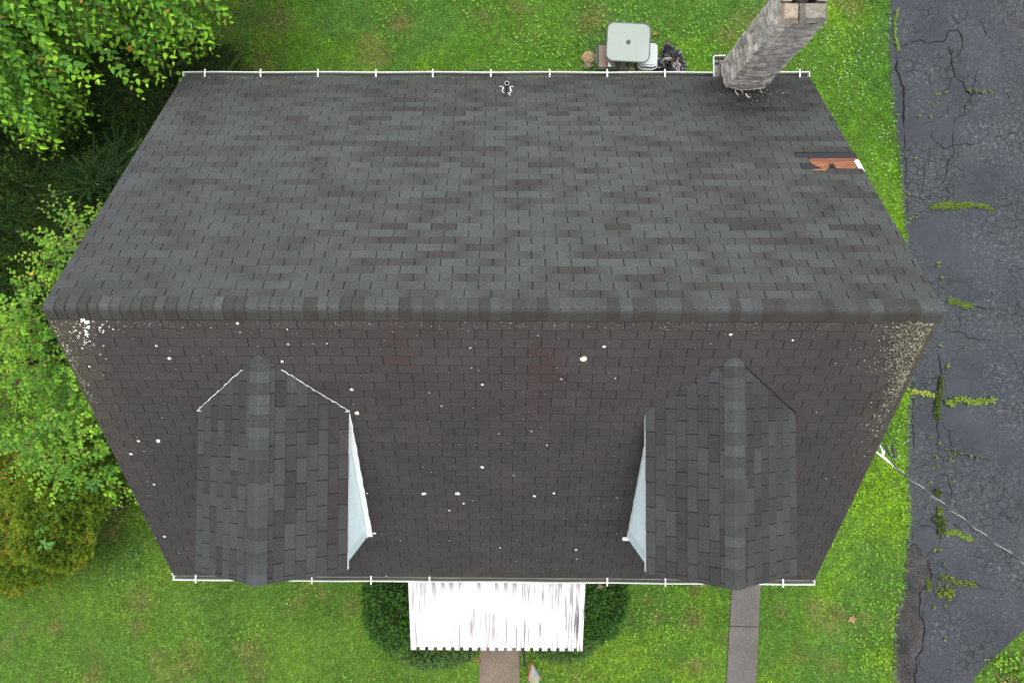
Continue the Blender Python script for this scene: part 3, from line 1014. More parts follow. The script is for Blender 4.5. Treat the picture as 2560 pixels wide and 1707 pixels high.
mb.build("pipe_boot", M_plain, vent)
mb = MB()
smear([(1248, 219), (1256, 218), (1258, 221), (1256, 228), (1259, 234), (1268, 236), (1275, 235), (1277, 228), (1274, 221), (1277, 218), (1284, 219)], 2.2)
smear([(1272, 236), (1274, 240), (1276, 240)], 2.4)
mb.build("sealant", M_lichen, vent)

# --- gutters


def gutter_run(mb, a, b, out, z=ZE - .005, w=.095, h=.085):
    """open trough from a to b (xy), opening upwards, out = unit outward xy"""
    a = np.array([*a, 0.]); b = np.array([*b, 0.]); o = np.array([*out, 0.])
    prof = [(0, -.02, 0), (0, -h, 1), (w * .72, -h, 1), (w * .92, -h * .35, 1), (w, -.012, 2), (w, 0, 2), (w + .010, 0, 2), (w + .010, -.03, 2), (w * .80, -h - .006, 0), (-.004, -h - .006, 0)]
    cols = {0: (0.40, 0.42, 0.40), 1: (0.10, 0.11, 0.085), 2: (0.62, 0.65, 0.63)}
    n = max(2, int(np.linalg.norm(b - a) / .25))
    P = []; K = []
    for i in range(n + 1):
        c = a + (b - a) * i / n
        sag = .004 * math.sin(i * .9)
        for (d, dz, ci) in prof:
            P.append(c + o * (d + sag * .5) + np.array([0, 0, z + dz + sag])); K.append(np.array(cols[ci]) * (1 if ci != 1 else random.uniform(.75, 1.3)))
    m = len(prof); f = []
    for i in range(n):
        for k in range(m - 1):
            f.append((i * m + k, i * m + k + 1, (i + 1) * m + k + 1, (i + 1) * m + k))
    mb.add(P, f, np.array(K))
    for i in (0, n):
        idx = [i * m + k for k in range(6)]
        q = [P[j] for j in idx]
        mb.add(q, [tuple(range(6))], cols[2])


def strap(parent, x, s, z=ZE + .006, yo=None):
    b = MB(); y0 = s * (HS - .02) if yo is None else yo
    p = [(x, y0, z + .006), (x, y0 + s * .06, z + .010), (x, y0 + s * .135, z + .006), (x, y0 + s * .142, z - .03)]
    w = .009; v = []
    for q in p:
        v += [(q[0] - w, q[1], q[2]), (q[0] + w, q[1], q[2]), (q[0] - w, q[1], q[2] - .004), (q[0] + w, q[1], q[2] - .004)]
    f = []
    for i in range(3):
        a = 4 * i
        f += [(a, a + 1, a + 5, a + 4), (a + 2, a + 6, a + 7, a + 3), (a, a + 4, a + 6, a + 2), (a + 1, a + 3, a + 7, a + 5)]
    f += [(0, 2, 3, 1), (12, 13, 15, 14)]
    b.add(v, f)
    b.build("gutter_strap", M_white, parent)


yb = HS - .022
mb = MB()
xr = G(1786, 190, ZE)[0]
gutter_run(mb, (-HW - .005, yb), (xr, yb), (0, 1))
gutter_run(mb, (G(1935, 190, ZE)[0], yb), (HW + .005, yb), (0, 1))
for x in (-HW - .005, HW - .001): mb.box((x, yb, ZE - .095), (x + .006, yb + .108, ZE + .004), (0.8, 0.83, 0.81))
gb = mb.build("gutter", M_gutter, house)
for px in (513, 652, 795, 940, 1082, 1227, 1374, 1518, 1662, 1999): strap(gb, G(px, 187, ZE)[0], 1)
# boxed return of the gutter round the chimney
mb = MB()
yo = G(1786, 150, ZE)[1]
gutter_run(mb, (xr + .095, yb + .0), (xr + .095, yo + .06), (-1, 0))
gutter_run(mb, (xr - .0, yo - .03), (cx0 + .06, yo - .03), (0, 1))
mb.add([(xr + .09, yb - .1, ZE - .02), (cx0 + .02, yb - .1, ZE - .02), (cx0 + .02, yo - .03, ZE - .03), (xr + .09, yo - .03, ZE - .03)], [(0, 1, 2, 3)], (0.035, 0.026, 0.024))
mb.box((xr + .09, yb - .1, ZE - .16), (cx0 + .02, yo - .032, ZE - .034), (0.3, 0.3, 0.3))
tag(mb.build("gutter", M_gutter, house), "short gutter return boxed round the chimney")
mb = MB()
gutter_run(mb, (HW + .005, -yb), (-HW - .005, -yb), (0, -1))
for x in (-HW - .005, HW - .001): mb.box((x, -yb - .108, ZE - .095), (x + .006, -yb, ZE + .004), (0.8, 0.83, 0.81))
mb.box((-HW - .012, -yb - .02, ZE - .09), (-HW - .005, -yb + .06, ZE + .02), (0.8, 0.83, 0.81))
gf = mb.build("gutter", M_gutter, house)
for px in (490, 780, 928, 1074, 1518, 1663, 1957): strap(gf, G(px, 1446, ZE)[0], -1)

# --- dormers


def col_dorm(u, s, P, r):
    q = 0.5 * float(vnoise(P[1] * 1.0, s * 7.87 + P[0], 2.3, 13)) + .5 * float(vnoise(P[1] * 3.28 + s * 31, P[0] * 9, 1.0, 5))
    a = mixrgb((0.0235, 0.0222, 0.0220), (0.0350, 0.0365, 0.0370), min(1, max(0, (q - .3) / .4)))
    return np.array(a)


class DormCap:
    def __call__(self, r):
        return np.array(mixrgb((0.026, 0.026, 0.0255), (0.044, 0.049, 0.050), r.random()))


DZE, DZR = 5.735, 6.275
for side, dx, DHW in ((-1, -2.69, .935), (1, 2.822, .918)):
    yf = G(650, 1427, DZE)[1]                      # front edge of the dormer roof
    ywall = yf + .07
    rise = DZR - DZE
    ssl = math.hypot(rise, DHW); cs_, sn_ = DHW / ssl, rise / ssl
    hw = DHW - .07
    zroof = lambda y: ZR + y * SLOPE               # street slope height (y<0)
    y_back = -(ZR - DZE) / SLOPE                   # where the dormer eave meets the roof
    w = MB()
    # side walls: lapped boards clipped to the roof slope below
    for e in (-1, 1):
        xw = dx + e * hw
        z = zroof(ywall) - .05
        step = .105
        while z < DZE + .01:
            zt = min(z + step, DZE + .02)
            yb0 = min(0, (z - ZR) / SLOPE) + .03
            yb1 = min(0, (zt - ZR) / SLOPE) + .03
            v = [(xw + e * .014, ywall, z), (xw + e * .014, yb0, z), (xw, yb1, zt), (xw, ywall, zt), (xw, ywall, z), (xw, yb0, z)]
            f = [(0, 1, 2, 3), (4, 5, 1, 0)]
            if e < 0: f = [t[::-1] for t in f]
            w.add(v, f)
            z += step
    clapboards(w, (dx - hw, ywall), (dx + hw, ywall), zroof(ywall) - .05, lambda t: DZE - .02 + (1 - abs(2 * t - 1)) * rise, step=.105)
    dorm = w.build("dormer", M_siding, house)
    rf = MB()
    yl = abs(yf) - .0
    for e in (-1, 1):
        U = (0, -1, 0) if e > 0 else (0, 1, 0)
        O = (dx + e * DHW, 0.0 if e > 0 else yf, DZE)
        shingles(rf, O, U, (-e * cs_, 0, sn_), (e * sn_, 0, cs_), yl, ssl, col_dorm, skip=lambda P: P[2] < zroof(P[1]) - .13, seed=10 + side + 3 * e, gap=.011, course_shade=.010)
    # deck thickness, eave and gable edge boards
    for e in (-1, 1):
        a = np.array([dx + e * (DHW - .01), 0, DZE - .006]); top = np.array([dx, 0, DZR - .008])
        v = []
        for p in (a, top):
            for dz in (0, -.04):
                for y in (yf + .012, y_back + .05 if p is a else 0):
                    v.append((p[0], y, p[2] + dz))
        rf.add(v, [(0, 1, 5, 4), (2, 6, 7, 3), (0, 2, 3, 1), (0, 4, 6, 2)], (0.12, 0.11, 0.1))
    drf = rf.build("dormer_roof", M_shingle, dorm)
    tr = MB()
    for e in (-1, 1):
        tr.box((dx + e * DHW - (.012 if e > 0 else .0) - (0 if e > 0 else .002), yf + .02, DZE - .075), (dx + e * DHW + (.002 if e > 0 else .012), y_back + .12, DZE - .012))
        # gable verge board
        v = []
        for t in (0, 1):
            x = dx + e * (DHW - .004) * (1 - t); z = DZE - .012 + (rise - .004) * t
            for y in (yf + .012, yf + .03):
                v += [(x, y, z), (x, y, z - .10)]
        tr.add(v, [(0, 1, 5, 4), (2, 6, 7, 3), (1, 3, 7, 5), (0, 4, 6, 2), (0, 2, 3, 1)])
    tr.build("eave_trim", M_white, dorm)
    for e in (-1, 1):
        cb = MB()
        xa = dx + e * hw
        cb.box((min(xa - e * .06, xa + e * .022), ywall - .022, zroof(ywall) - .08), (max(xa - e * .06, xa + e * .022), ywall, DZE + .0))
        cb.box((min(xa + e * .001, xa + e * .022), ywall + .0005, zroof(ywall) - .08), (max(xa + e * .001, xa + e * .022), ywall + .10, DZE - .08))
        cb.build("corner_board", M_siding, dorm)
    wo_ = window(dorm, dx, ywall - .016, 5.12, .62, .95, -1)
    p = MB()
    for zz in (4.90, 5.35): p.box((dx - .30, ywall - .034, zz - .20), (dx + .30, ywall - .026, zz + .19))
    p.build("pane", M_pane, dorm)
    # flashing at the foot of the wall that faces the middle of the house
    e = -side
    fl = MB()
    xa = dx + e * hw
    wid = .085 if side < 0 else .018
    n = np.array([0, -SN, CS])
    v = []
    ya, yb2 = ywall - .03, y_back - .02
    m_ = 24
    for i in range(m_ + 1):
        y = ya + (yb2 - ya) * i / m_
        z = ZR + y * SLOPE
        for dw, o in ((.016, .05), (.02, .016), (wid + random.uniform(-.006, .006), .013)):
            v.append(np.array([xa + e * dw, y, z]) + n * o)
    f = []
    for i in range(m_):
        for k in range(2):
            f.append((3 * i + k, 3 * i + k + 1, 3 * i + k + 4, 3 * i + k + 3))
    fl.add(v, f, (0.66, 0.70, 0.69))
    if side > 0:
        P = roof_pt(1568, 1343, -1, .02)
        fl.box((P[0] - .07, P[1] - .025, P[2] - .03), (P[0] + .10, P[1] + .02, P[2] + .015), (0.8, 0.8, 0.8))
    fl.build("flashing", M_lichen, dorm)
    ridge_cap(dorm, (dx, yf - .004, DZR + .002), (0, 1, 0), abs(yf) - (ZR - DZR) / SLOPE + .06, (1, 0, 0), math.atan2(rise, DHW), .14, DormCap(), seed=30 + side, rad=.035)
    # valley line between dormer roof and main roof
    yr_ = -(ZR - DZR) / SLOPE
    for e in (-1, 1):
        mb = MB()
        A = np.array([dx + e * .10, yr_ - .10 * rise / DHW / SLOPE, DZR - .10 * rise / DHW]); B = np.array([dx + e * (DHW + .01), y_back, DZE])
        if side > 0:
            if e > 0: mb.tube([A + np.array([0, 0, .012]), B + np.array([0, 0, .012])], .005, (0.012, 0.012, 0.013), n=5); mb.build("valley_seal", M_lichen, dorm)
            continue
        A = A + (B - A) * .16
        pts = [A + (B - A) * i / 40 + np.array([random.uniform(-.006, .006), random.uniform(-.006, .006), .016]) for i in range(41)]
        for p, q in zip(pts[:-1], pts[1:]):
            mb.tube([p, q], random.uniform(.002, .006), (0.60, 0.61, 0.60), n=5)
        q = B + np.array([-e * .10, -.005, .035])
        mb.tube([B + np.array([0, 0, .016]), q], .004, (0.66, 0.67, 0.66), n=5)
        mb.build("valley_seal", M_lichen, dorm)

# --- awning over the door
AZ1, AZ0 = 2.85, 2.42
TL, TR = G(1020, 1448, AZ1), G(1464, 1448, AZ1)
BL, BR = G(1027.5, 1623, AZ0), G(1456, 1623, AZ0)
ax0 = (TL[0] + BL[0]) / 2; ax1 = (TR[0] + BR[0]) / 2
ya_, yb_ = -WY - .015, BL[1]
mb = MB()
npan = 20
pitch = (ax1 - ax0) / (npan - .4)
slope_a = (AZ0 - AZ1) / (yb_ - TL[1])
za = lambda y: AZ0 + (y - yb_) * slope_a
NS = 10


def awear(x, y):
    t = (x - ax0) / (ax1 - ax0); q = min(1, max(0, (TL[1] - y) / (TL[1] - yb_)))
    return .42 * min(1, max(0, (t - .55) * 4)) * min(1, q * 1.6) + .22 * min(1, max(0, (.4 - abs(t - .25)) * 3)) * max(0, q - .35)


for k in range(npan):
    x0 = ax0 + k * pitch; x1 = x0 + pitch * .60; x2 = x0 + pitch if k < npan - 1 else x1
    ys = np.linspace(ya_, yb_, NS)
    wear = random.random() < .6
    prof = [(x0 - .003, -.034), (x0, 0), (x0 + .004, .004), (x1 - .004, .004), (x1, 0), (x1 + .003, -.034)]
    v = []; cc = []
    for y in ys:
        for (x, z) in prof:
            v.append((x, y, za(y) + z)); cc.append((0, awear(x, y), 0))
    m_ = len(prof); f = []
    for i in range(NS - 1):
        for j in range(m_ - 1):
            f.append((i * m_ + j, i * m_ + j + 1, (i + 1) * m_ + j + 1, (i + 1) * m_ + j))
    f.append(tuple((NS - 1) * m_ + j for j in range(m_)))
    mb.add(v, f, np.array(cc, float))
    if k < npan - 1:
        yc = yb_ + .042
        ys = np.linspace(ya_, yc, NS)
        v = []; cc = []
        for i, y in enumerate(ys):
            wv = max(0, 1 - (abs(y - TL[1])) / .30) if wear else 0
            for x in (x1 - .002, x2 + .002):
                v.append((x, y, za(y) - .028)); cc.append((wv, awear(x, y), 0))
        f = [(2 * i, 2 * i + 1, 2 * i + 3, 2 * i + 2) for i in range(NS - 1)]
        mb.add(v, f, np.array(cc, float))
aw = mb.build("awning", M_awning, house)
for x in (ax0 + .05, ax1 - .05):
    mb = MB(); mb.tube([(x, yb_ + .10, za(yb_ + .10) - .05), (x, -WY - .02, AZ0 - .35)], .014); mb.build("awning_brace", M_white, aw)
mb = MB(); mb.box((ax0, yb_ + .09, AZ0 - .045), (ax1, yb_ + .12, AZ0 - .022)); mb.build("awning_rail", M_white, aw)

# ------------------------------------------------------------------ foliage helpers
T_LEAF = np.array([[0, 0, 0], [.28, .5, .10], [.66, .36, .06], [1, 0, -.10], [.66, -.36, .06], [.28, -.5, .10]])
Q_LEAF = np.array([[0, 1, 2, 3], [0, 3, 4, 5]])


def norm(a): return a / (np.linalg.norm(a, axis=-1, keepdims=True) + 1e-9)


def leaves(mb, P, D, Nv, Ln, Wd, col, mat=0, template=T_LEAF, quads=Q_LEAF):
    P = np.asarray(P, float); D = norm(np.asarray(D, float)); Nv = np.asarray(Nv, float)
    S = norm(np.cross(Nv, D)); Nn = np.cross(D, S)
    n = len(P); k = len(template)
    t = template
    V = P[:, None, :] + D[:, None, :] * (t[None, :, 0, None] * Ln[:, None, None]) + S[:, None, :] * (t[None, :, 1, None] * Wd[:, None, None]) + Nn[:, None, :] * (t[None, :, 2, None] * Ln[:, None, None])
    q = (quads[None] + (np.arange(n) * k)[:, None, None]).reshape(-1, quads.shape[1])
    mb.bulk(V.reshape(-1, 3), quads=q if quads.shape[1] == 4 else None, tris=q if quads.shape[1] == 3 else None, col=np.repeat(col, k, 0), mat=mat)


T_BLADE = np.array([[0, -.5, 0], [0, .5, 0], [1, 0, 0]])
Q_BLADE = np.array([[0, 1, 2]])


def sprays(mb, bases, dirs, lens, leaf_len, leaf_w, spacing, colf, droop=.4, stem=None, flat=.5, seed=0, stem_r=.003, up_bias=1.0, opp=False):
    """leafy twigs: alternate leaves along a drooping stem"""
    r = np.random.default_rng(seed)
    PP, DD, NN, LL, WW, CC = [], [], [], [], [], []
    for i, (b, d, L) in enumerate(zip(bases, dirs, lens)):
        n = max(4, int(L / spacing))
        t = (np.arange(n) + .6) / n
        d = d / np.linalg.norm(d)
        pts = b + d * (t * L)[:, None] + np.array([0, 0, -1]) * (droop * L * t ** 2)[:, None]
        tang = norm(d + np.array([0, 0, -2 * droop]) * t[:, None])
        side = norm(np.cross(tang, np.array([0, 0, 1.0])))
        for rep in ((1, -1) if opp else (None,)):
            sg = np.where(np.arange(n) % 2 == 0, 1, -1) if rep is None else np.full(n, rep)
            ld = norm(tang * r.uniform(.45, .9, (n, 1)) + side * sg[:, None] * r.uniform(.6, 1.1, (n, 1)) + np.array([0, 0, 1]) * r.uniform(-.45, .2, (n, 1)))
            ln_ = leaf_len * r.uniform(.5, 1.2, n) * np.where(t > .85, .8, 1)
            PP.append(pts); DD.append(ld)
            NN.append(np.array([0, 0, up_bias]) + r.normal(0, flat, (n, 3)))
            LL.append(ln_); WW.append(ln_ * leaf_w * r.uniform(.85, 1.15, n))
            CC.append(colf(i, t, pts, r))
        if stem is not None:
            sp = [b + d * (s * L) + np.array([0, 0, -1]) * (droop * L * s ** 2) for s in (0, .35, .7, 1)]
            stem.tube(sp, stem_r, STEM, n=3, caps=False, taper=stem_r * .4)
    leaves(mb, np.concatenate(PP), np.concatenate(DD), np.concatenate(NN), np.concatenate(LL), np.concatenate(WW), np.concatenate(CC))


STEM = (0.16, 0.10, 0.06)


def lerp3(a, b, t): return np.array(a)[None] * (1 - t[:, None]) + np.array(b)[None] * t[:, None]


# --- big leafed tree behind the left end of the house
TX, TY = -7.9, 6.6
tree = tag(empty("broadleaf_tree", (TX, TY, 0)), "broadleaf tree with drooping bright green leaves behind the back left corner of the house", "tree")
mb = MB()
mb.tube([(TX, TY, -.1), (TX + .05, TY - .03, 1.5), (TX - .04, TY + .05, 3.0), (TX, TY, 4.6), (TX + .05, TY, 6.4)], .19, (0.13, 0.11, 0.09), n=10, taper=.06)
limbs = []
lr = random.Random(8)
for k in range(26):
    az = lr.uniform(-math.pi * .75, math.pi * .35) if k < 14 else lr.uniform(-math.pi, math.pi)
    z0 = lr.uniform(2.8, 6.0); ln = lr.uniform(2.2, 4.0) * (1.0 if z0 < 5 else .75)
    pts = []
    for t in np.linspace(0, 1, 9):
        r_ = ln * t
        pts.append(np.array([TX + r_ * math.cos(az + .15 * math.sin(t * 3)), TY + r_ * math.sin(az + .15 * math.sin(t * 3)), z0 + 1.1 * t * (1 - t) * 2 - .8 * t * t + .3 * t]))
    limbs.append(pts)
    mb.tube(pts, .045, (0.14, 0.11, 0.08), n=6, taper=.010, caps=False)
mb.build("trunk", M_bark, tree)
OUT = [(-1500, -1500), (900, -1500), (640, -60), (585, 30), (540, 140), (480, 150), (470, 175), (430, 225), (415, 208), (385, 262), (380, 275), (345, 275), (300, 285), (270, 330), (225, 320), (215, 340), (190, 365), (160, 350), (145, 400), (120, 410), (80, 412), (60, 370), (30, 345), (0, 330), (-1500, 420)]
bases, dirs, lens = [], [], []
tr_ = np.random.default_rng(5)
tries = 0
while len(bases) < 3500 and tries < 120000:
    tries += 1
    if tr_.random() < .55:
        L_ = limbs[tr_.integers(len(limbs))]
        s = tr_.uniform(.15, 1) ** .7 * (len(L_) - 1)
        i = min(int(s), len(L_) - 2)
        b = L_[i] + (L_[i + 1] - L_[i]) * (s - i) + tr_.normal(0, .18, 3)
    else:
        rr = 4.1 * math.sqrt(tr_.random()); aa = tr_.uniform(-math.pi, math.pi)
        hz = 6.3 - 2.0 * (rr / 4.1) ** 2 - (abs(tr_.normal(0, .5)))
        b = np.array([TX + rr * math.cos(aa), TY + rr * math.sin(aa), hz])
    rad = b[:2] - np.array([TX, TY]); rn = np.linalg.norm(rad)
    rad = rad / (rn + 1e-6)
    d = np.array([rad[0], rad[1], 0]) + np.array([.25, -.30, 0]) + tr_.normal(0, .38, 3) * np.array([1, 1, .5]) + np.array([0, 0, -.05])
    L = tr_.uniform(.45, 1.05)
    tip = b + d / np.linalg.norm(d) * L + np.array([0, 0, -.25 * L])
    x, y = to_px(tip); x0, y0 = to_px(b)
    if not inpoly(np.array([x]), np.array([y]), OUT)[0]: continue
    bases.append(b); dirs.append(d); lens.append(L)


def col_tree(i, t, pts, r):
    age = r.random()
    young = np.clip((t - .45) / .5, 0, 1) * (.45 + .55 * age)
    c = lerp3((0.055, 0.185, 0.018), (0.25, 0.50, 0.022), np.clip(young + r.normal(0, .10, len(t)), 0, 1))
    if age < .35: c = c * .62
    k = r.random(len(t)) < .008
    c[k] = (0.42, 0.26, 0.04)
    return c * r.uniform(.85, 1.15, (len(t), 1))


stem = MB(); mb = MB()
sprays(mb, bases, dirs, lens, .112, .60, .055, col_tree, droop=.38, stem=stem, flat=.6, seed=3)
mb.build("crown", M_leaf, tree)
stem.build("twig", M_bark, tree)
tree.children[-1]["kind"] = "stuff"


# --- generic dome shrub -------------------------------------------------------


def in_px(P, poly):
    x, y = to_px(P)
    return inpoly(np.array([x]), np.array([y]), poly)[0]


def shrub(name, label, cat, cx, cy, rx, ry, h, n, leaf_len, leaf_w, spacing, colf, seed, spray=(.35, .8), droop=.3, poly=None, zmin=.25, flat=.5, mat=None, stems=True, group=None, opp=False, lift=.3, lumps=.35, house_gap=True, limb_n=10, stem_r=.003, bumps=0.0, bscale=2.6):
    root = tag(empty(name, (cx, cy, 0)), label, cat, group)
    r = np.random.default_rng(seed)
    B, D, L = [], [], []
    tries = 0
    while len(B) < n and tries < n * 12:
        tries += 1
        a = r.uniform(0, 2 * math.pi); q = math.sqrt(r.random())
        x, y = cx + rx * q * math.cos(a), cy + ry * q * math.sin(a)
        hz = h * max(0, 1 - q * q * .92) ** .5 * (1 + lumps * (fbm(x, y, 1.3, seed) - .5) * 2)
        hz += bumps * (fbm(x, y, bscale, seed + 7, 2) - .5) * 2
        depth = abs(r.normal(0, .35 if not bumps else .14)) if r.random() < .75 else r.uniform(0, h * .6)
        z = max(zmin, hz - depth)
        p = np.array([x, y, z])
        d = np.array([math.cos(a) * q, math.sin(a) * q, lift]) + r.normal(0, .45, 3)
        l = r.uniform(*spray)
        tip = p + d / np.linalg.norm(d) * l
        if house_gap and (abs(tip[0]) < WX + .15 or abs(p[0]) < WX + .15) and abs(p[1]) < HS: continue
        if house_gap and abs(tip[0]) < HW + .05 and abs(p[1]) < HS + .1 and max(p[2], tip[2]) > ZE - .25: continue
        if poly is not None and not (in_px(tip, poly) and in_px(p, poly)): continue
        B.append(p); D.append(d); L.append(l)
    st = MB()
    for k in range(limb_n):
        a = r.uniform(0, 2 * math.pi); q = r.uniform(.2, .8)
        e = np.array([cx + rx * q * math.cos(a), cy + ry * q * math.sin(a), h * .85 * math.sqrt(1 - q * q)])
        if house_gap and abs(e[0]) < HW + .1 and abs(e[1]) < HS: e[0] = -HW - .15 if cx < 0 else HW + .15
        s0 = np.array([cx + r.normal(0, .12), cy + r.normal(0, .12), -.05])
        mid = (s0 + e) / 2 + np.array([r.normal(0, .1), r.normal(0, .1), .15 * h])
        st.tube([s0, mid, e], .022, (0.13, 0.09, 0.06), n=5, taper=.006, caps=False)
    m = MB()
    sprays(m, B, D, L, leaf_len, leaf_w, spacing, colf, droop=droop, stem=st if stems else None, flat=flat, seed=seed + 1, opp=opp, stem_r=stem_r)
    m.build("foliage", mat or M_leaf, root)
    st.build("stem", M_bark, root)
    return root


def col_vine(i, t, pts, r):
    b = r.random()
    n3 = fbm(pts[:, 0], pts[:, 1], 1.7, 9)
    c = lerp3((0.055, 0.180, 0.016), (0.27, 0.48, 0.028), np.clip((t - .3) * .8 * b + (n3 - .35) * .9 + r.normal(0, .12, len(t)), 0, 1))
    c[r.random(len(t)) < .006] = (0.42, 0.28, 0.05)
    return c * r.uniform(.8, 1.15, (len(t), 1))


def col_fir(i, t, pts, r):
    c = lerp3((0.005, 0.020, 0.004), (0.020, 0.058, 0.010), np.clip(t * .8 * r.random() + .1, 0, 1))
    if r.random() < .06: c = lerp3((0.015, 0.05, 0.010), (0.12, 0.18, 0.035), t ** 3)
    return c


def col_cedar(i, t, pts, r):
    n3 = .5 * fbm(pts[:, 0], pts[:, 1], 1.1, 4) + .5 * fbm(pts[:, 0], pts[:, 1], 5.0, 14, 2)
    b = r.random()
    c = lerp3((0.050, 0.105, 0.009), (0.195, 0.265, 0.015), np.clip((n3 - .3) * 1.3 * (.4 + t) + (b - .5) * .5, 0, 1))
    hot = fbm(pts[:1, 0], pts[:1, 1], 1.0, 77)[0]
    if (hot > .52 and r.random() < .22) or r.random() < .015:
        c = lerp3((0.14, 0.15, 0.015), (0.36, 0.17, 0.03), np.clip(t * r.random() * 1.3, 0, 1))
    return c * r.uniform(.8, 1.2, (len(t), 1))


STEM = (0.045, 0.04, 0.028)
shrub("fir_tree", "dark green fir in the shade below the broadleaf tree beside the back slope", "tree", -6.35, 1.9, 1.5, 1.7, 3.3, 2600, .036, .30, .016, col_fir, 41, bumps=.5, spray=(.25, .6), droop=.15, flat=.4, mat=M_needle, opp=True, lift=.25, lumps=.4, zmin=.3)
shrub("fir_tree", "dark green fir at the left picture edge between the broadleaf tree and vine thicket", "tree", -8.9, 2.0, 1.7, 2.3, 3.0, 3000, .036, .30, .016, col_fir, 43, bumps=.5, spray=(.25, .6), droop=.15, flat=.4, mat=M_needle, opp=True, lift=.25, lumps=.4, zmin=.3)
shrub("fir_tree", "dark green fir close to the back left roof corner, under the broadleaf tree", "tree", -6.4, 4.4, 1.35, 1.5, 2.6, 1700, .036, .30, .017, col_fir, 44, bumps=.4, spray=(.25, .55), droop=.15, flat=.4, mat=M_needle, opp=True, lift=.25, lumps=.4, zmin=.3)
shrub("fir_tree", "small dark fir sprig poking out beside the front left roof slope", "tree", -5.75, -2.2, .6, .6, 2.2, 360, .036, .30, .016, col_fir, 45, spray=(.2, .5), droop=.2, flat=.4, mat=M_needle, opp=True, lift=.3, zmin=.3)
STEM = (0.20, 0.11, 0.06)
POLY_V1 = [(-60, 560), (50, 545), (120, 600), (200, 640), (260, 620), (300, 800), (300, 1180), (245, 1165), (140, 1110), (60, 1110), (-60, 1060)]
shrub("vine_thicket", "light green vine thicket beside the left end of the ridge", "shrub", -7.0, -.1, 1.75, 1.45, 3.7, 640, .080, .72, .050, col_vine, 51, spray=(.3, .75), droop=.25, flat=.35, limb_n=16, stem_r=.004)
shrub("vine_thicket", "light green vine thicket along the upper front left rake", "shrub", -6.9, -1.9, 1.55, 1.05, 3.3, 520, .080, .72, .050, col_vine, 52, spray=(.3, .75), droop=.28, flat=.35, limb_n=14, stem_r=.004)
shrub("vine_thicket", "light green vine thicket at the left picture edge below the firs", "shrub", -9.2, -.5, 1.7, 1.7, 3.3, 520, .080, .72, .050, col_vine, 53, spray=(.3, .75), droop=.25, flat=.35, limb_n=12, stem_r=.004)
shrub("sapling", "thin sapling with pale green leaves in front of the dark firs by the back slope", "sapling", -6.3, 1.0, 1.0, .95, 4.3, 190, .082, .62, .055, col_vine, 55, spray=(.4, .9), droop=.12, flat=.35, zmin=2.9, limb_n=6, lumps=.1, stem_r=.005)
STEM = (0.06, 0.055, 0.02)
POLY_C = [(-120, 1040), (60, 1080), (180, 1150), (262, 1172), (310, 1218), (285, 1270), (245, 1330), (232, 1400), (180, 1435), (150, 1485), (60, 1525), (20, 1550), (-120, 1570)]
shrub("cedar_shrub", "big olive green cedar shrub with orange tips at the front left of the house", "shrub", -7.75, -3.3, 1.7, 1.6, 2.5, 4600, .040, .5, .017, col_cedar, 61, poly=POLY_C, bumps=.55, spray=(.06, .17), droop=.05, flat=.8, mat=M_needle, opp=True, lift=.6, lumps=.55)
shrub("cedar_shrub", "olive green cedar shrub with orange tips at the lower left picture edge", "shrub", -9.6, -3.8, 1.4, 1.35, 2.4, 3200, .040, .5, .017, col_cedar, 63, poly=POLY_C, bumps=.55, spray=(.06, .17), droop=.05, flat=.8, mat=M_needle, opp=True, lift=.6, lumps=.55)

# broadleaf weeds growing up through the cedar


def pokeweed(px, py, z, n, ll, label):
    b = G(px, py, z)
    root = tag(empty("tall_weed", (b[0], b[1], 0)), label, "weed", "tall weeds growing through the cedar shrubs")
    m = MB(); r = np.random.default_rng(int(px))
    m.tube([(b[0], b[1], 0), (b[0] + .03, b[1], z * .5), (b[0], b[1], z)], .012, (0.12, 0.14, 0.05), n=5, taper=.006)
    P = np.tile(b, (n, 1)) + r.normal(0, .03, (n, 3)); a = np.arange(n) * 2.4 + r.random()
    D = np.stack([np.cos(a), np.sin(a), r.uniform(-.3, .3, n)], 1)
    ln = ll * r.uniform(.7, 1.1, n)
    leaves(m, P, D, np.tile([0, 0, 1.], (n, 1)) + r.normal(0, .2, (n, 3)), ln, ln * .42, lerp3((0.07, 0.20, 0.05), (0.12, 0.28, 0.07), r.random(n)))
    m.build("leaves", M_leaf, root)


pokeweed(232, 1210, 2.4, 16, .15, "tall weed with pale rounded leaves topping the cedar shrub nearest the roof")
pokeweed(140, 1278, 2.6, 9, .17, "tall weed with long leaves in the middle of the big cedar shrub")
pokeweed(100, 1315, 2.6, 9, .20, "tall weed with widest star of long leaves over the cedar shrub")
pokeweed(115, 1362, 2.4, 8, .16, "tall weed with long leaves low on the cedar shrub")
pokeweed(172, 1240, 2.4, 7, .13, "small weed with short leaves between the taller weeds on the cedar")


def col_yew(i, t, pts, r):
    return lerp3((0.010, 0.040, 0.009), (0.13, 0.29, 0.04), np.clip(1.5 * r.random() * np.clip(t - .45, 0, 1) + .04 + r.normal(0, .06, len(t)), 0, 1))


def col_yew_tip(i, t, pts, r):
    return lerp3((0.03, 0.075, 0.022), (0.14, 0.24, 0.05), np.clip(t * r.random() + r.normal(0, .1, len(t)), 0, 1))


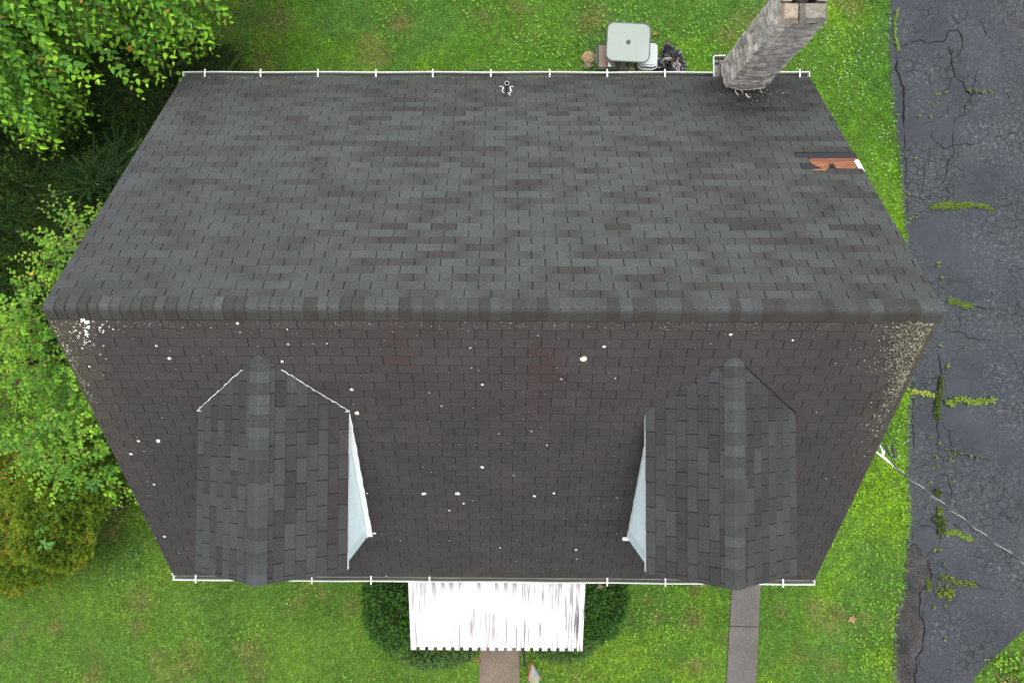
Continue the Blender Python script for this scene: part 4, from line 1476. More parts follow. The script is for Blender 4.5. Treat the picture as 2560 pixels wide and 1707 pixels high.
STEM = (0.05, 0.05, 0.025)
gl = G(975, 1545, .6); gr = G(1508, 1535, .6)
shrub("yew_bush", "dark green yew bush against the left side of the awning", "shrub", gl[0] + .05, gl[1] + .25, .62, .95, .95, 2600, .032, .45, .015, col_yew, 71, bumps=.16, bscale=5, spray=(.07, .20), droop=.1, flat=.6, lumps=.8, mat=M_needle, opp=True, lift=.8, house_gap=False, zmin=.1, limb_n=6)
shrub("yew_bush", "dark green yew bush against the right side of the awning", "shrub", gr[0] - .03, gr[1] + .25, .52, .85, .95, 2000, .032, .45, .015, col_yew, 72, bumps=.16, bscale=5, spray=(.07, .20), droop=.1, flat=.6, lumps=.8, mat=M_needle, opp=True, lift=.8, house_gap=False, zmin=.1, limb_n=6)
g3 = G(1085, 1632, .4)
shrub("yew_bush", "low yew bush with lighter tips below the awning's front edge, left of the path", "shrub", g3[0], g3[1] + .05, .85, .42, .55, 1500, .032, .45, .015, col_yew_tip, 73, spray=(.07, .20), droop=.1, flat=.6, lumps=.8, mat=M_needle, opp=True, lift=.8, house_gap=False, zmin=.08, limb_n=5)
g4 = G(1410, 1632, .3)
shrub("yew_bush", "low yew bush with lighter tips below the awning's front edge, right of the path", "shrub", g4[0], g4[1] + .1, .62, .30, .45, 900, .032, .45, .015, col_yew_tip, 74, spray=(.07, .16), droop=.1, flat=.6, mat=M_needle, opp=True, lift=.8, house_gap=False, zmin=.08, limb_n=4)
g5 = G(2478, 1672, .2)
STEM = (0.2, 0.11, 0.06)
shrub("creeping_plant", "leafy creeping plant at the far corner of the driveway edge", "plant", g5[0] + .45, g5[1] - .22, .5, .35, .3, 50, .075, .75, .05, col_vine, 76, spray=(.15, .35), droop=.2, flat=.3, house_gap=False, zmin=.05, limb_n=4)

# ------------------------------------------------------------------ lawn grass
NG = 950000
X = rng.uniform(-11.8, 13.5, NG); Y = rng.uniform(-9.0, 8.6, NG)
keep = ~((np.abs(X) < WX - .3) & (np.abs(Y) < WY - .1))
dx_edge = X - np.interp(-Y, [-p[1] for p in drive_edge], [p[0] for p in drive_edge])      # metres into the driveway
keep &= ~(inpoly(X, Y, drive_poly) & (dx_edge > rng.uniform(0, .05, NG)))
keep &= ~inpoly(X, Y, side_poly) & ~inpoly(X, Y, front_poly)
keep &= ~((X > 9.6) & (Y < -4.6) & (rng.random(NG) < .8))
shade = inpoly(X, Y, [(-12, -2.2), (-5, -2.2), (-5, 4), (-6, 8.6), (-12, 8.6)])
keep &= ~(shade & (rng.random(NG) < .85))
X, Y = X[keep], Y[keep]
n = len(X)
pa = fbm(X, Y, .55, 1, 4); pb = fbm(X, Y, 1.6, 2, 3); pc = fbm(X, Y, .9, 3, 3); pd = fbm(X, Y, 5.0, 6, 2)
base = np.tile((0.112, 0.275, 0.026), (n, 1))
t = np.clip((pa - .5) * 3.2 + (pb - .5) * 1.6 + .35, 0, 1)[:, None]
base = base * (1 - t) + np.array((0.235, 0.430, 0.022)) * t
t = np.clip((pc - .52) * 5, 0, 1)[:, None] * .8
base = base * (1 - t) + np.array((0.080, 0.225, 0.048)) * t
front = np.clip((-Y - 3.6) / .8, 0, 1) * (.45 + .55 * np.clip((3.0 - X) / 2, 0, 1))
t = (front * .55)[:, None]
base = base * (1 - t) + np.array((0.145, 0.250, 0.044)) * t
dry = np.clip((fbm(X, Y, 1.2, 31, 4) - .62) * 7, 0, 1) * .55
for px, py, rr in [(800, 1480, .16), (880, 1510, .16), (350, 1500, .3), (345, 1560, .2), (140, 1565, .2), (1730, 1545, .26), (1640, 1535, .16), (1620, 1500, .14), (1560, 1535, .18), (1740, 1660, .2), (1950, 1525, .16), (2080, 1665, .2),
                   (1470, 60, .3), (1490, 45, .3), (1000, 60, .3), (925, 110, .3), (1880, 60, .3), (1795, 1455, .12), (280, 1330, .2), (300, 1300, .15), (210, 1410, .15), (1210, 38, .2), (700, 50, .3), (1820, 90, .25), (960, 1470, .15)]:
    g = G(px, py)
    dry = np.maximum(dry, np.exp(-(((X - g[0]) ** 2 + (Y - g[1]) ** 2) / rr ** 2) * (.5 + 1.6 * pd)) * .75)
base = base * (1 - dry[:, None]) + np.array((0.27, 0.20, 0.095)) * dry[:, None]
rb = rng.random(n)
pe = fbm(X, Y, 11.0, 61, 2)
col = base * rng.uniform(.72, 1.28, (n, 1)) * (.56 + .74 * pe)[:, None] * np.array((.93, .93, 1.0))
k = rb < .03; col[k] = np.array((0.24, 0.20, 0.10)) * rng.uniform(.7, 1.2, (k.sum(), 1))
k = rb > .93; col[k] = base[k] * 1.7
az = rng.uniform(0, 2 * math.pi, n) + pd * 5
tilt = rng.uniform(.25, .9, n)
D = np.stack([np.cos(az) * np.sin(tilt * 1.5), np.sin(az) * np.sin(tilt * 1.5), np.cos(tilt * 1.5)], 1)
near_dr = np.clip(1 - np.abs(dx_edge[keep] if len(dx_edge) != n else dx_edge) / .35, 0, 1)
ln = rng.uniform(.035, .085, n) * (.7 + 1.0 * pb) * (1 + .5 * near_dr)
mb = MB()
leaves(mb, np.stack([X, Y, np.zeros(n)], 1), D, np.tile([0, 0, 1.], (n, 1)) + rng.normal(0, .4, (n, 3)), ln, rng.uniform(.008, .016, n), col, template=T_BLADE, quads=Q_BLADE)
# clover flowers
for (px, py, sx, sy, cnt) in [(2040, 110, 50, 60, 45), (2120, 200, 50, 50, 38), (2210, 340, 20, 60, 30), (2190, 90, 25, 40, 25), (2240, 1120, 12, 60, 22)]:
    for i in range(cnt):
        g = G(random.gauss(px, sx), random.gauss(py, sy))
        if inpoly(np.array([g[0]]), np.array([g[1]]), drive_poly)[0] or (abs(g[0]) < HW and abs(g[1]) < HS): continue
        q = .009; z = .075
        mb.add([(g[0] - q, g[1] - q, z), (g[0] + q, g[1] - q, z), (g[0] + q, g[1] + q, z), (g[0] - q, g[1] + q, z), (g[0], g[1], z + .01)], [(0, 1, 4), (1, 2, 4), (2, 3, 4), (3, 0, 4)], (0.62, 0.66, 0.56))
# broad weeds among the blades
m_ = 26000
X2 = rng.uniform(-11.5, 12.5, m_); Y2 = rng.uniform(-8.5, 8.2, m_)
kk = ~((np.abs(X2) < WX - .3) & (np.abs(Y2) < WY)) & ~inpoly(X2, Y2, drive_poly) & ~inpoly(X2, Y2, side_poly) & ~inpoly(X2, Y2, front_poly)
zone = fbm(X2, Y2, .8, 55, 3) + .25 * np.exp(-((np.interp(-Y2, [-p[1] for p in drive_edge], [p[0] for p in drive_edge]) - X2) / .3) ** 2) * (Y2 < -3.5) + .2 * ((X2 < -4) & (X2 > -6.3) & (Y2 < -1.5) & (Y2 > -5.0))
kk &= zone > .57
X2, Y2 = X2[kk], Y2[kk]; n2 = len(X2)
a2 = rng.uniform(0, 6.28, n2)
l2 = rng.uniform(.03, .055, n2)
leaves(mb, np.stack([X2, Y2, rng.uniform(.03, .08, n2)], 1), np.stack([np.cos(a2), np.sin(a2), rng.uniform(-.1, .4, n2)], 1), np.tile([0, 0, 1.], (n2, 1)), l2, l2 * .75, lerp3((0.10, 0.24, 0.035), (0.21, 0.38, 0.045), rng.random(n2)))
tag(mb.build("grass", M_grass, origin=(0, 0, 0)), "short green grass of the lawn", "grass", kind="stuff")

# leaf litter under the trees on the left
mb = MB()
m_ = 9000
X2 = rng.uniform(-11.5, -4.5, m_); Y2 = rng.uniform(-3, 8, m_); a2 = rng.uniform(0, 6.28, m_); l2 = rng.uniform(.03, .07, m_)
leaves(mb, np.stack([X2, Y2, rng.uniform(.01, .05, m_)], 1), np.stack([np.cos(a2), np.sin(a2), rng.uniform(-.1, .3, m_)], 1), np.tile([0, 0, 1.], (m_, 1)), l2, l2 * .6, lerp3((0.06, 0.07, 0.02), (0.14, 0.09, 0.05), rng.random(m_)))
tag(mb.build("leaf_litter", M_leaf, origin=(-8, 2, 0)), "dead leaves under the trees", "leaf litter", kind="stuff")

# ------------------------------------------------------------------ weeds in the driveway cracks


def weed_strip(name, label, pts, width, n, lo, hi, ll=(.04, .09), wd=.014, z=.02, o=(0, 0), s=1.0, broad=False, kind=None, multi=None):
    m = MB(); r = np.random.default_rng(len(label) + n)
    P, CC = [], []
    groups = multi or [pts]
    for g in groups:
        Q = [G(o[0] + x / s, o[1] + y / s)[:2] for x, y in g]
        seg = [np.linalg.norm(b - a) for a, b in zip(Q[:-1], Q[1:])] or [0]
        k = n if not multi else max(12, n // len(groups))
        for i in range(k):
            if len(Q) > 1:
                u = r.uniform(0, sum(seg)); j = 0
                while j < len(seg) - 1 and u > seg[j]: u -= seg[j]; j += 1
                p = Q[j] + (Q[j + 1] - Q[j]) * (u / max(seg[j], 1e-6))
            else: p = Q[0]
            w = width * .8 * (.4 + .9 * vnoise(p[0], p[1], 4, 2))
            P.append([p[0] + np.clip(r.normal(0, w / 3), -w * .6, w * .6), p[1] + np.clip(r.normal(0, w / 2.6), -w * .6, w * .6), z + (r.uniform(0, .05) if broad else 0)])
    P = np.array(P); k = len(P)
    if not multi:
        Q = np.array([G(o[0] + x / s, o[1] + y / s)[:2] for x, y in pts]); D_ = []
        for qa, qb in zip(Q[:-1], Q[1:]):
            nn_ = max(2, int(np.linalg.norm(qb - qa) / .04))
            D_ += [qa + (qb - qa) * i / nn_ for i in range(nn_)]
        D_ = np.array(D_ + [Q[-1]]); T_ = norm(np.gradient(D_, axis=0)); N_ = np.stack([-T_[:, 1], T_[:, 0]], 1)
        w_ = (width * (.35 + .75 * vnoise(D_[:, 0], D_[:, 1], 9, 3)))[:, None] / 2
        kk_ = len(D_); ii_ = np.arange(kk_ - 1)
        vv_ = np.concatenate([np.c_[D_ + N_ * w_, np.full(kk_, z)], np.c_[D_ - N_ * w_, np.full(kk_, z)]])
        m.bulk(vv_, quads=np.stack([ii_ + kk_, ii_ + kk_ + 1, ii_ + 1, ii_], 1), col=np.tile(np.array(lo) * .5 + .01, (len(vv_), 1)))
    a = r.uniform(0, 6.28, k); tl = r.uniform(.3, 1.4, k)
    D = np.stack([np.cos(a) * np.sin(tl), np.sin(a) * np.sin(tl), np.cos(tl) * .8], 1)
    if broad: D[:, 2] *= .4
    L = r.uniform(*ll, k)
    c = lerp3(lo, hi, r.random(k))
    if broad: leaves(m, P, D, np.tile([0, 0, 1.], (k, 1)), L, L * .7, c)
    else: leaves(m, P, D, np.tile([0, 0, 1.], (k, 1)) + r.normal(0, .3, (k, 3)), L, np.full(k, wd), c, template=T_BLADE, quads=Q_BLADE)
    ob = m.build(name, M_weed)
    if kind: tag(ob, label, "weeds", kind=kind)
    else: tag(ob, label, "weed", "weeds growing in the driveway cracks")


YG, YH, DG, DH = (0.075, 0.13, 0.02), (0.19, 0.27, 0.05), (0.018, 0.033, 0.009), (0.075, 0.11, 0.024)
A2, A3, A4, A5, A6 = (2200, 320), (2200, 620), (2200, 880), (2200, 1160), (2200, 1400)
S5 = 5.227
weed_strip("weed_strip", "long bright green strip of crabgrass across the driveway near the torn shingles", [(660, 1040), (800, 1015), (1000, 1025), (1180, 1000)], .13, 620, YG, YH, o=A2, s=S5, ll=(.05, .11))
weed_strip("weed_strip", "yellowing end of the crabgrass strip at the driveway's far side", [(1200, 1015), (1380, 1030), (1473, 1090)], .08, 200, YG, YH, o=A2, s=S5)
weed_strip("weed_strip", "short bright crabgrass strip just past the right end of the ridge", [(900, 690), (1050, 730), (1200, 775)], .10, 300, YG, YH, o=A3, s=S5)
weed_strip("weed_strip", "feathery pale crabgrass strip below the white overhead cable", [(860, 890), (960, 870), (1060, 930), (1190, 970)], .11, 340, YG, (0.30, 0.42, 0.09), o=A5, s=S5, ll=(.05, .11))
weed_strip("weed_strip", "row of broad light green weeds along the long cross crack of the driveway", [(840, 640), (920, 690), (990, 610), (1080, 610), (1140, 660), (1300, 640), (1473, 625)], .10, 420, YG, YH, o=A4, s=S5, broad=True, ll=(.03, .06))
weed_strip("weed_strip", "yellowish weeds where the cross crack meets the lawn edge", [(345, 510), (430, 520), (500, 530), (580, 540), (690, 570)], .07, 200, YG, (0.36, 0.40, 0.08), o=A4, s=S5, broad=True, ll=(.025, .05))
weed_strip("moss_clump", "long dark mossy clump in the middle of the crazed asphalt", [(780, 330), (770, 500), (740, 620), (730, 760), (740, 880)], .13, 420, DG, DH, o=A4, s=S5, broad=True, ll=(.02, .045))
weed_strip("moss_clump", "largest dark mossy clump under the overhead cable", [(700, 720), (760, 700), (810, 740), (770, 900)], .17, 300, DG, DH, o=A5, s=S5, broad=True, ll=(.02, .05))
weed_strip("moss_clump", "small dark mossy clump just above the overhead cable", [(700, 350), (740, 370)], .12, 120, (0.02, 0.032, 0.012), (0.06, 0.08, 0.025), o=A5, s=S5, broad=True, ll=(.02, .05))
weed_strip("moss_clump", "green mossy clump touching the lower side of the overhead cable", [(760, 560), (765, 620)], .11, 120, DG, (0.18, 0.24, 0.04), o=A5, s=S5, broad=True, ll=(.02, .05))
weed_strip("weed_strip", "ragged green weeds beside the crumbled asphalt edge", [(610, 240), (640, 310), (620, 380)], .11, 140, DG, (0.20, 0.26, 0.05), o=A6, s=S5)
weed_strip("weed_strip", "wide low weed patch below the lower cross crack", [(750, 430), (860, 410), (920, 400), (890, 480)], .12, 220, DG, (0.20, 0.27, 0.04), o=A6, s=S5, broad=True, ll=(.02, .045))
weed_strip("weed_strip", "thin weed row along the lower cross crack of the driveway", [(780, 200), (880, 230), (1000, 290), (1230, 310)], .09, 240, DG, (0.26, 0.32, 0.06), o=A6, s=S5)
weed_strip("weed_strip", "thin yellow weed line along the driveway's top left edge", [(210, 40), (175, 250), (180, 400), (215, 500), (225, 570)], .06, 170, YG, YH, o=(2200, 20), s=S5, broad=True, ll=(.02, .045))
weed_strip("driveway_weeds", "small scattered weeds and moss specks in the driveway cracks", None, .06, 700, DG, YH, broad=True, ll=(.018, .04), kind="stuff",
           multi=[[(2200 + x / S5, oy + y / S5)] for x, y, oy in [(1240, 1110, 20), (1330, 1115, 20), (1440, 1105, 20), (1150, 1090, 20), (840, 1120, 20), (740, 1140, 20), (680, 1275, 20), (640, 1430, 20), (500, 1420, 20), (220, 1410, 20), (960, 700, 20),
                                                                  (950, 380, 320), (440, 410, 320), (290, 880, 320), (360, 870, 320), (410, 1170, 320), (370, 1190, 320), (450, 1160, 320), (740, 240, 620), (740, 200, 620), (790, 390, 620), (800, 940, 620), (870, 1080, 620), (770, 1270, 620), (870, 1530, 620),
                                                                  (860, 210, 880), (750, 1180, 880), (620, 1110, 880), (850, 1270, 880), (960, 1310, 880), (1030, 1320, 880), (1170, 1350, 880), (1250, 1390, 880), (720, 1370, 880), (690, 1500, 880), (740, 1480, 880), (900, 1410, 880),
                                                                  (640, 240, 1160), (940, 210, 1160), (600, 560, 1160), (770, 400, 1160), (690, 1120, 1160), (770, 1100, 1160), (820, 1290, 1160), (690, 610, 1400), (830, 1015, 1400), (830, 580, 1400), (750, 310, 1400), (860, 320, 1400)]])

# ------------------------------------------------------------------ things behind the house
# square patio table
TZ = .72
tc = G(1571, 106, TZ)
th = math.radians(-3)
tw, tl = .435, .395


def rrect(hw_, hl_, r_, n=6):
    p = []
    for (sx, sy, a0) in ((1, 1, 0), (-1, 1, 90), (-1, -1, 180), (1, -1, 270)):
        for i in range(n + 1):
            a = math.radians(a0 + 90 * i / n)
            p.append((sx * (hw_ - r_) + r_ * math.cos(a), sy * (hl_ - r_) + r_ * math.sin(a)))
    return p


def rot2(p, a, c): return (c[0] + p[0] * math.cos(a) - p[1] * math.sin(a), c[1] + p[0] * math.sin(a) + p[1] * math.cos(a))


table = tag(empty("patio_table", (tc[0], tc[1], 0)), "square frosted glass patio table with rounded corners on the back lawn", "table")
mb = MB()
mb.prism([rot2(p, th, tc) for p in rrect(tw - .012, tl - .012, .13)], TZ - .008, TZ - .001)
mb.build("glass_top", M_glass, table)
mb = MB()
ring = [rot2(p, th, tc) for p in rrect(tw, tl, .14)]
ring = [(x, y, TZ - .006) for x, y in ring]; mb.tube(ring + [ring[0]], .012, (0.07, 0.075, 0.075), n=8, caps=False)
mb.build("table_rim", M_plain, table)
mb = MB()
v = []
for rr in (.020, .046):
    v += [(tc[0] + rr * math.cos(k * math.pi / 8), tc[1] + rr * math.sin(k * math.pi / 8), TZ + .004) for k in range(16)]
mb.add(v, [(k, (k + 1) % 16, 16 + (k + 1) % 16, 16 + k) for k in range(16)], (0.035, 0.035, 0.035))
mb.tube([(tc[0], tc[1], TZ - .004), (tc[0], tc[1], TZ + .0015)], .021, (0.015, 0.015, 0.015), n=12)
mb.build("umbrella_hole_ring", M_plain, table)
for sg in (1, -1):
    mb = MB(); a = rot2((-(tw - .05), -sg * (tl - .05)), th, tc); b = rot2((tw - .05, sg * (tl - .05)), th, tc)
    mb.tube([(*a, TZ - .030), (tc[0], tc[1], TZ - .034 - .012 * sg), (*b, TZ - .030)], .014, (0.02, 0.02, 0.02), n=6); mb.build("cross_brace", M_plain, table)
for sx in (-1, 1):
    for sy in (-1, 1):
        mb = MB()
        p0 = rot2((sx * (tw - .07), sy * (tl - .07)), th, tc); p1 = rot2((sx * .22, sy * .22), th, tc); p2 = rot2((sx * (tw - .12), sy * (tl - .12)), th, tc)
        mb.tube([(*p0, TZ - .02), (*p1, TZ - .10), (*p1, .36), (*p2, 0)], .012, (0.07, 0.07, 0.07), n=7)
        mb.build("leg", M_plain, table)


def sling_chair(px0, py0, px1, py1, z, label, back=True, tan=(0.19, 0.142, 0.112)):
    a = G(px0, py0, z); b = G(px1, py1, z)
    x0, x1 = sorted((a[0], b[0])); y0, y1 = sorted((a[1], b[1]))
    c = ((x0 + x1) / 2, (y0 + y1) / 2)
    root = tag(empty("sling_chair", (c[0], c[1], 0)), label, "chair", "sling chairs piled behind the house")
    m = MB()
    nx, ny = 8, 8; v = []; f = []
    for i in range(nx + 1):
        for j in range(ny + 1):
            x = x0 + .03 + (x1 - x0 - .06) * i / nx; y = y0 + .03 + (y1 - y0 - .06) * j / ny
            v.append((x, y, z - .03 * math.sin(math.pi * j / ny) - .006 * math.sin(i * 1.7)))
    for i in range(nx):
        for j in range(ny):
            k = i * (ny + 1) + j; f.append((k, k + ny + 1, k + ny + 2, k + 1))
    m.add(v, f, tan); m.build("sling", M_fabric, root)
    m = MB()
    loop = [(x0, y0, z), (x1, y0, z), (x1, y1, z), (x0, y1, z), (x0, y0, z)]
    for p, q in zip(loop[:-1], loop[1:]): m.tube([p, q], .014, (0.05, 0.055, 0.06), n=7)
    m.build("chair_frame", M_plain, root)
    for sx in (x0, x1):
        m = MB(); m.tube([(sx - .03 * (1 if sx == x0 else -1), y0 + .05, 0), (sx, y0 + .02, z * .6), (sx, y0, z)], .012, (0.05, 0.055, 0.06), n=6); m.build("leg", M_plain, root)
        m = MB(); m.tube([(sx - .03 * (1 if sx == x0 else -1), y1 - .05, 0), (sx, y1 - .02, z * .6), (sx, y1, z)], .012, (0.05, 0.055, 0.06), n=6); m.build("leg", M_plain, root)
        ex = sx + (-.05 if sx == x0 else .05)
        m = MB(); m.tube([(sx, y0 + .02, z), (ex, y0 + .06, z + .12), (ex, y1 - .12, z + .12), (sx, y1 - .02, z)], .012, (0.06, 0.065, 0.07), n=6); m.build("armrest", M_plain, root)
    return root


sling_chair(1494, 110, 1543, 172, .40, "tan sling chair with dark frame left of the glass table")
sling_chair(1547, 145, 1570, 177, .30, "narrow tan sling chair tucked under the front of the glass table", tan=(0.15, 0.112, 0.092))
# white scrap on the chair
q = G(1524, 162, .45)
mb = MB(); mb.add([(q[0] - .035, q[1] - .04, .455), (q[0] + .04, q[1] - .045, .455), (q[0] - .02, q[1] + .05, .47), (q[0] - .01, q[1], .475)], [(0, 1, 3), (1, 2, 3), (2, 0, 3)], (0.8, 0.8, 0.8))
tag(mb.build("paper_scrap", M_fabric), "white triangular paper scrap lying on the tan chair", "paper")
# crumpled tan cloth by the gutter


def crumple(name, label, cat, c, sx, sy, h, col, m, seed, res=14, par=None, amp=.35):
    mb = MB(); v = []; f = []; cc = []
    for i in range(res + 1):
        for j in range(res + 1):
            u, w = i / res * 2 - 1, j / res * 2 - 1
            rr = math.sqrt(u * u + w * w)
            k = 1 + .25 * mnoise.noise(Vector((u * 1.5, w * 1.5, seed)))
            z = h * max(0, 1 - rr * rr * .8) * (1 + amp * 2 * mnoise.noise(Vector((u * 2.6, w * 2.6, seed * 3.1)))) + .012
            v.append((c[0] + sx * u * k * .5, c[1] + sy * w * k * .5, c[2] + max(.006, z))); cc.append(np.array(col) * (.85 + .3 * vnoise(u + 5, w + 5, 3, seed)))
    for i in range(res):
        for j in range(res):
            k = i * (res + 1) + j; f.append((k, k + res + 1, k + res + 2, k + 1))
    mb.add(v, f, np.array(cc))
    return tag(mb.build(name, m, par), label, cat)


q = G(1574, 176, .2)
crumple("tan_cloth", "rumpled tan cloth heaped beside the gutter in front of the table", "cloth", (q[0], q[1], 0), .46, .30, .22, (0.27, 0.205, 0.13), M_fabric, 4)
q = G(1617, 180, .05)
crumple("cardboard_sheet", "flat tan cardboard beside the grey bin", "cardboard", (q[0], q[1], 0), .34, .14, .05, (0.21, 0.15, 0.10), M_fabric, 9)

# grey lidded bin
bc = G(1616, 146, .3)
bz = .44
binr = tag(empty("storage_bin", (bc[0], bc[1], 0)), "pale grey plastic bin with lid and bail handle beside the glass table", "bin")
mb = MB()
bw0, bl0 = .17, .23
lo = [rot2(p, th, bc) for p in rrect(bw0 - .03, bl0 - .03, .05)]; hi = [rot2(p, th, bc) for p in rrect(bw0, bl0, .06)]
k = len(lo)
mb.add([(*p, 0) for p in lo] + [(*p, bz) for p in hi], [tuple(range(k - 1, -1, -1))] + [(i, (i + 1) % k, k + (i + 1) % k, k + i) for i in range(k)], (0.22, 0.25, 0.245))
mb.build("bin_body", M_plastic, binr)
mb = MB()
o1 = [rot2(p, th, bc) for p in rrect(bw0 + .015, bl0 + .015, .07)]; o2 = [rot2(p, th, bc) for p in rrect(bw0 - .02, bl0 - .02, .05)]
mb.add([(*p, bz - .02) for p in o1] + [(*p, bz + .012) for p in o1] + [(*p, bz + .012) for p in o2] + [(*p, bz + .03) for p in o2],
       [(i, (i + 1) % k, k + (i + 1) % k, k + i) for i in range(k)] + [(k + i, k + (i + 1) % k, 2 * k + (i + 1) % k, 2 * k + i) for i in range(k)] + [(2 * k + i, 2 * k + (i + 1) % k, 3 * k + (i + 1) % k, 3 * k + i) for i in range(k)] + [tuple(3 * k + i for i in range(k))], (0.26, 0.285, 0.295))
mb.build("bin_lid", M_plastic, binr)
mb = MB()
hp = [rot2(p, th, bc) for p in ((-.19, -.12), (-.195, -.24), (-.10, -.285), (.10, -.285), (.195, -.24), (.195, .02), (.19, .15))]
mb.tube([(*p, bz - .03 + .0 * i) for i, p in enumerate(hp)], .011, (0.38, 0.40, 0.40), n=7)
mb.build("bin_handle", M_plastic, binr)

# torn rubbish bag with waste paper


def blob(mb, c, sx, sy, sz, seed, amp=.35, freq=3.0, sub=5, col=(0.02, 0.02, 0.02)):
    bm = bmesh.new(); bmesh.ops.create_icosphere(bm, subdivisions=sub, radius=1)
    v = []; f = []
    for q in bm.verts:
        p = q.co.normalized()
        nn = 1 - abs(mnoise.noise(p * freq + Vector((seed, 0, 0)))) * 1.2 - abs(mnoise.noise(p * freq * 2.3 + Vector((0, seed, 0)))) * .7 + mnoise.noise(p * 1.3 + Vector((0, 0, seed))) * .4
        k = 1 + amp * (nn - .5)
        v.append((c[0] + p.x * sx * k, c[1] + p.y * sy * k, max(.004, c[2] + p.z * sz * k)))
    for q in bm.faces: f.append(tuple(w.index for w in q.verts))
    bm.free()
    mb.add(v, f, col)


bg_ = G(1676, 158, .15)
mb = MB()
blob(mb, (bg_[0], bg_[1] - .02, .12), .29, .23, .20, 3.0, amp=.75, freq=3.2)
q = G(1672, 125, .12); blob(mb, (q[0], q[1], .07), .13, .12, .10, 8.0, amp=.8, freq=3)
q = G(1671, 115, .1); blob(mb, (q[0], q[1], .05), .035, .10, .05, 5.0, amp=.8)
q = G(1650, 175, .1); blob(mb, (q[0], q[1], .05), .16, .08, .08, 6.0, amp=.8)
tag(mb.build("rubbish_bag", M_bag), "torn crumpled black rubbish bag on the back lawn", "rubbish bag")
for i, (px, py, sx, sy, hh, col, lb) in enumerate([(1660, 149, .10, .10, .07, (0.62, 0.58, 0.56), "small pale paper wad at the left of the torn rubbish bag"), (1673, 147, .17, .13, .08, (0.66, 0.58, 0.54), "largest pale crumpled paper in the middle of the torn bag"),
                                                   (1681, 151, .09, .15, .08, (0.36, 0.21, 0.13), "brown crumpled cardboard in the torn rubbish bag"), (1693, 149, .09, .12, .07, (0.60, 0.50, 0.44), "cream paper wad at the upper right of the torn bag"),
                                                   (1692, 160, .18, .14, .07, (0.52, 0.46, 0.46), "greyish pink paper below the cream wad in the torn bag"), (1696, 172, .08, .15, .06, (0.42, 0.40, 0.42), "grey torn paper strip hanging at the lower right of the bag")]):
    q = G(px, py, .34)
    crumple("waste_paper", lb, "paper", (q[0], q[1], .26), sx, sy, hh, tuple(.55 * q_ for q_ in col), M_fabric, 20 + i, res=8, amp=.7)["group"] = "waste paper in the torn rubbish bag"
mb = MB(); q = G(1472, 144, .05); blob(mb, (q[0], q[1], .03), .15, .13, .09, 2.0, amp=.25, freq=2, sub=4, col=(0.22, 0.155, 0.085))
tag(mb.build("stone", M_rock), "rounded tan stone in the grass left of the chair", "stone")
mb = MB(); q = G(1469, 165, .05); blob(mb, (q[0], q[1], .03), .10, .07, .07, 4.0, amp=.2, freq=2, sub=4, col=(0.13, 0.11, 0.075))
tag(mb.build("stone", M_rock), "smaller brown stone between the tan stone and the gutter", "stone")

# fallen leaves
for px, py, s, c, lb in [(2128, 1548, .11, (0.50, 0.30, 0.16), "curled tan fallen leaf on the lawn beside the driveway"), (1195, 1650, .09, (0.36, 0.19, 0.08), "brown fallen leaf beside the front path"), (1637, 85, .07, (0.45, 0.22, 0.10), "orange fallen leaf on the back lawn right of the table"),
                         (1501, 1466, .08, (0.40, 0.25, 0.17), "brown fallen leaf on the yew bush right of the awning")]:
    z = .05 if py != 1466 else .95
    q = G(px, py, z); m = MB(); n5 = 5
    leaves(m, np.tile(q, (n5, 1)) + rng.normal(0, .008, (n5, 3)), np.array([[math.cos(a), math.sin(a), .25] for a in (0.3, 1.2, 2.1, 3.3, -.9)]), np.tile([0, 0, 1.], (n5, 1)), np.full(n5, s) * rng.uniform(.7, 1.1, n5), np.full(n5, s * .55), np.tile(c, (n5, 1)) * .6 * rng.uniform(.8, 1.15, (n5, 1)))
    tag(m.build("fallen_leaf", M_leaf), lb, "leaf", "fallen leaves")

# ------------------------------------------------------------------ handrails and garden flag at the front steps
for (pa_, pb_, lb) in (((1174, 1618), (1173.5, 1650), "black metal handrail on the left of the front path below the awning"), ((1308, 1618), (1312, 1664), "black metal handrail on the right of the front path below the awning")):
    a = G(*pa_, 1.28); b = G(*pb_, .95)
    root = tag(empty("handrail", (b[0], b[1], 0)), lb, "handrail", "handrails at the front steps")
    up = a + (a - b) * 2.0
    m = MB(); m.tube([up + np.array([0, 0, .0]), a, b, b + np.array([0, -.02, -.06])], .021, n=8); m.build("rail", M_black, root)
    m = MB(); m.box((b[0] - .02, b[1] - .005, 0), (b[0] + .02, b[1] + .035, b[2] - .02)); m.build("post", M_black, root)
    m = MB(); m.box((up[0] - .02, up[1] - .02, .3), (up[0] + .02, up[1] + .02, up[2])); m.build("post", M_black, root)
    for i in range(1, 10):
        p = b + (up - b) * i / 10
        m = MB(); m.box((p[0] - .007, p[1] - .007, .22), (p[0] + .007, p[1] + .007, p[2])); m.build("baluster", M_black, root)

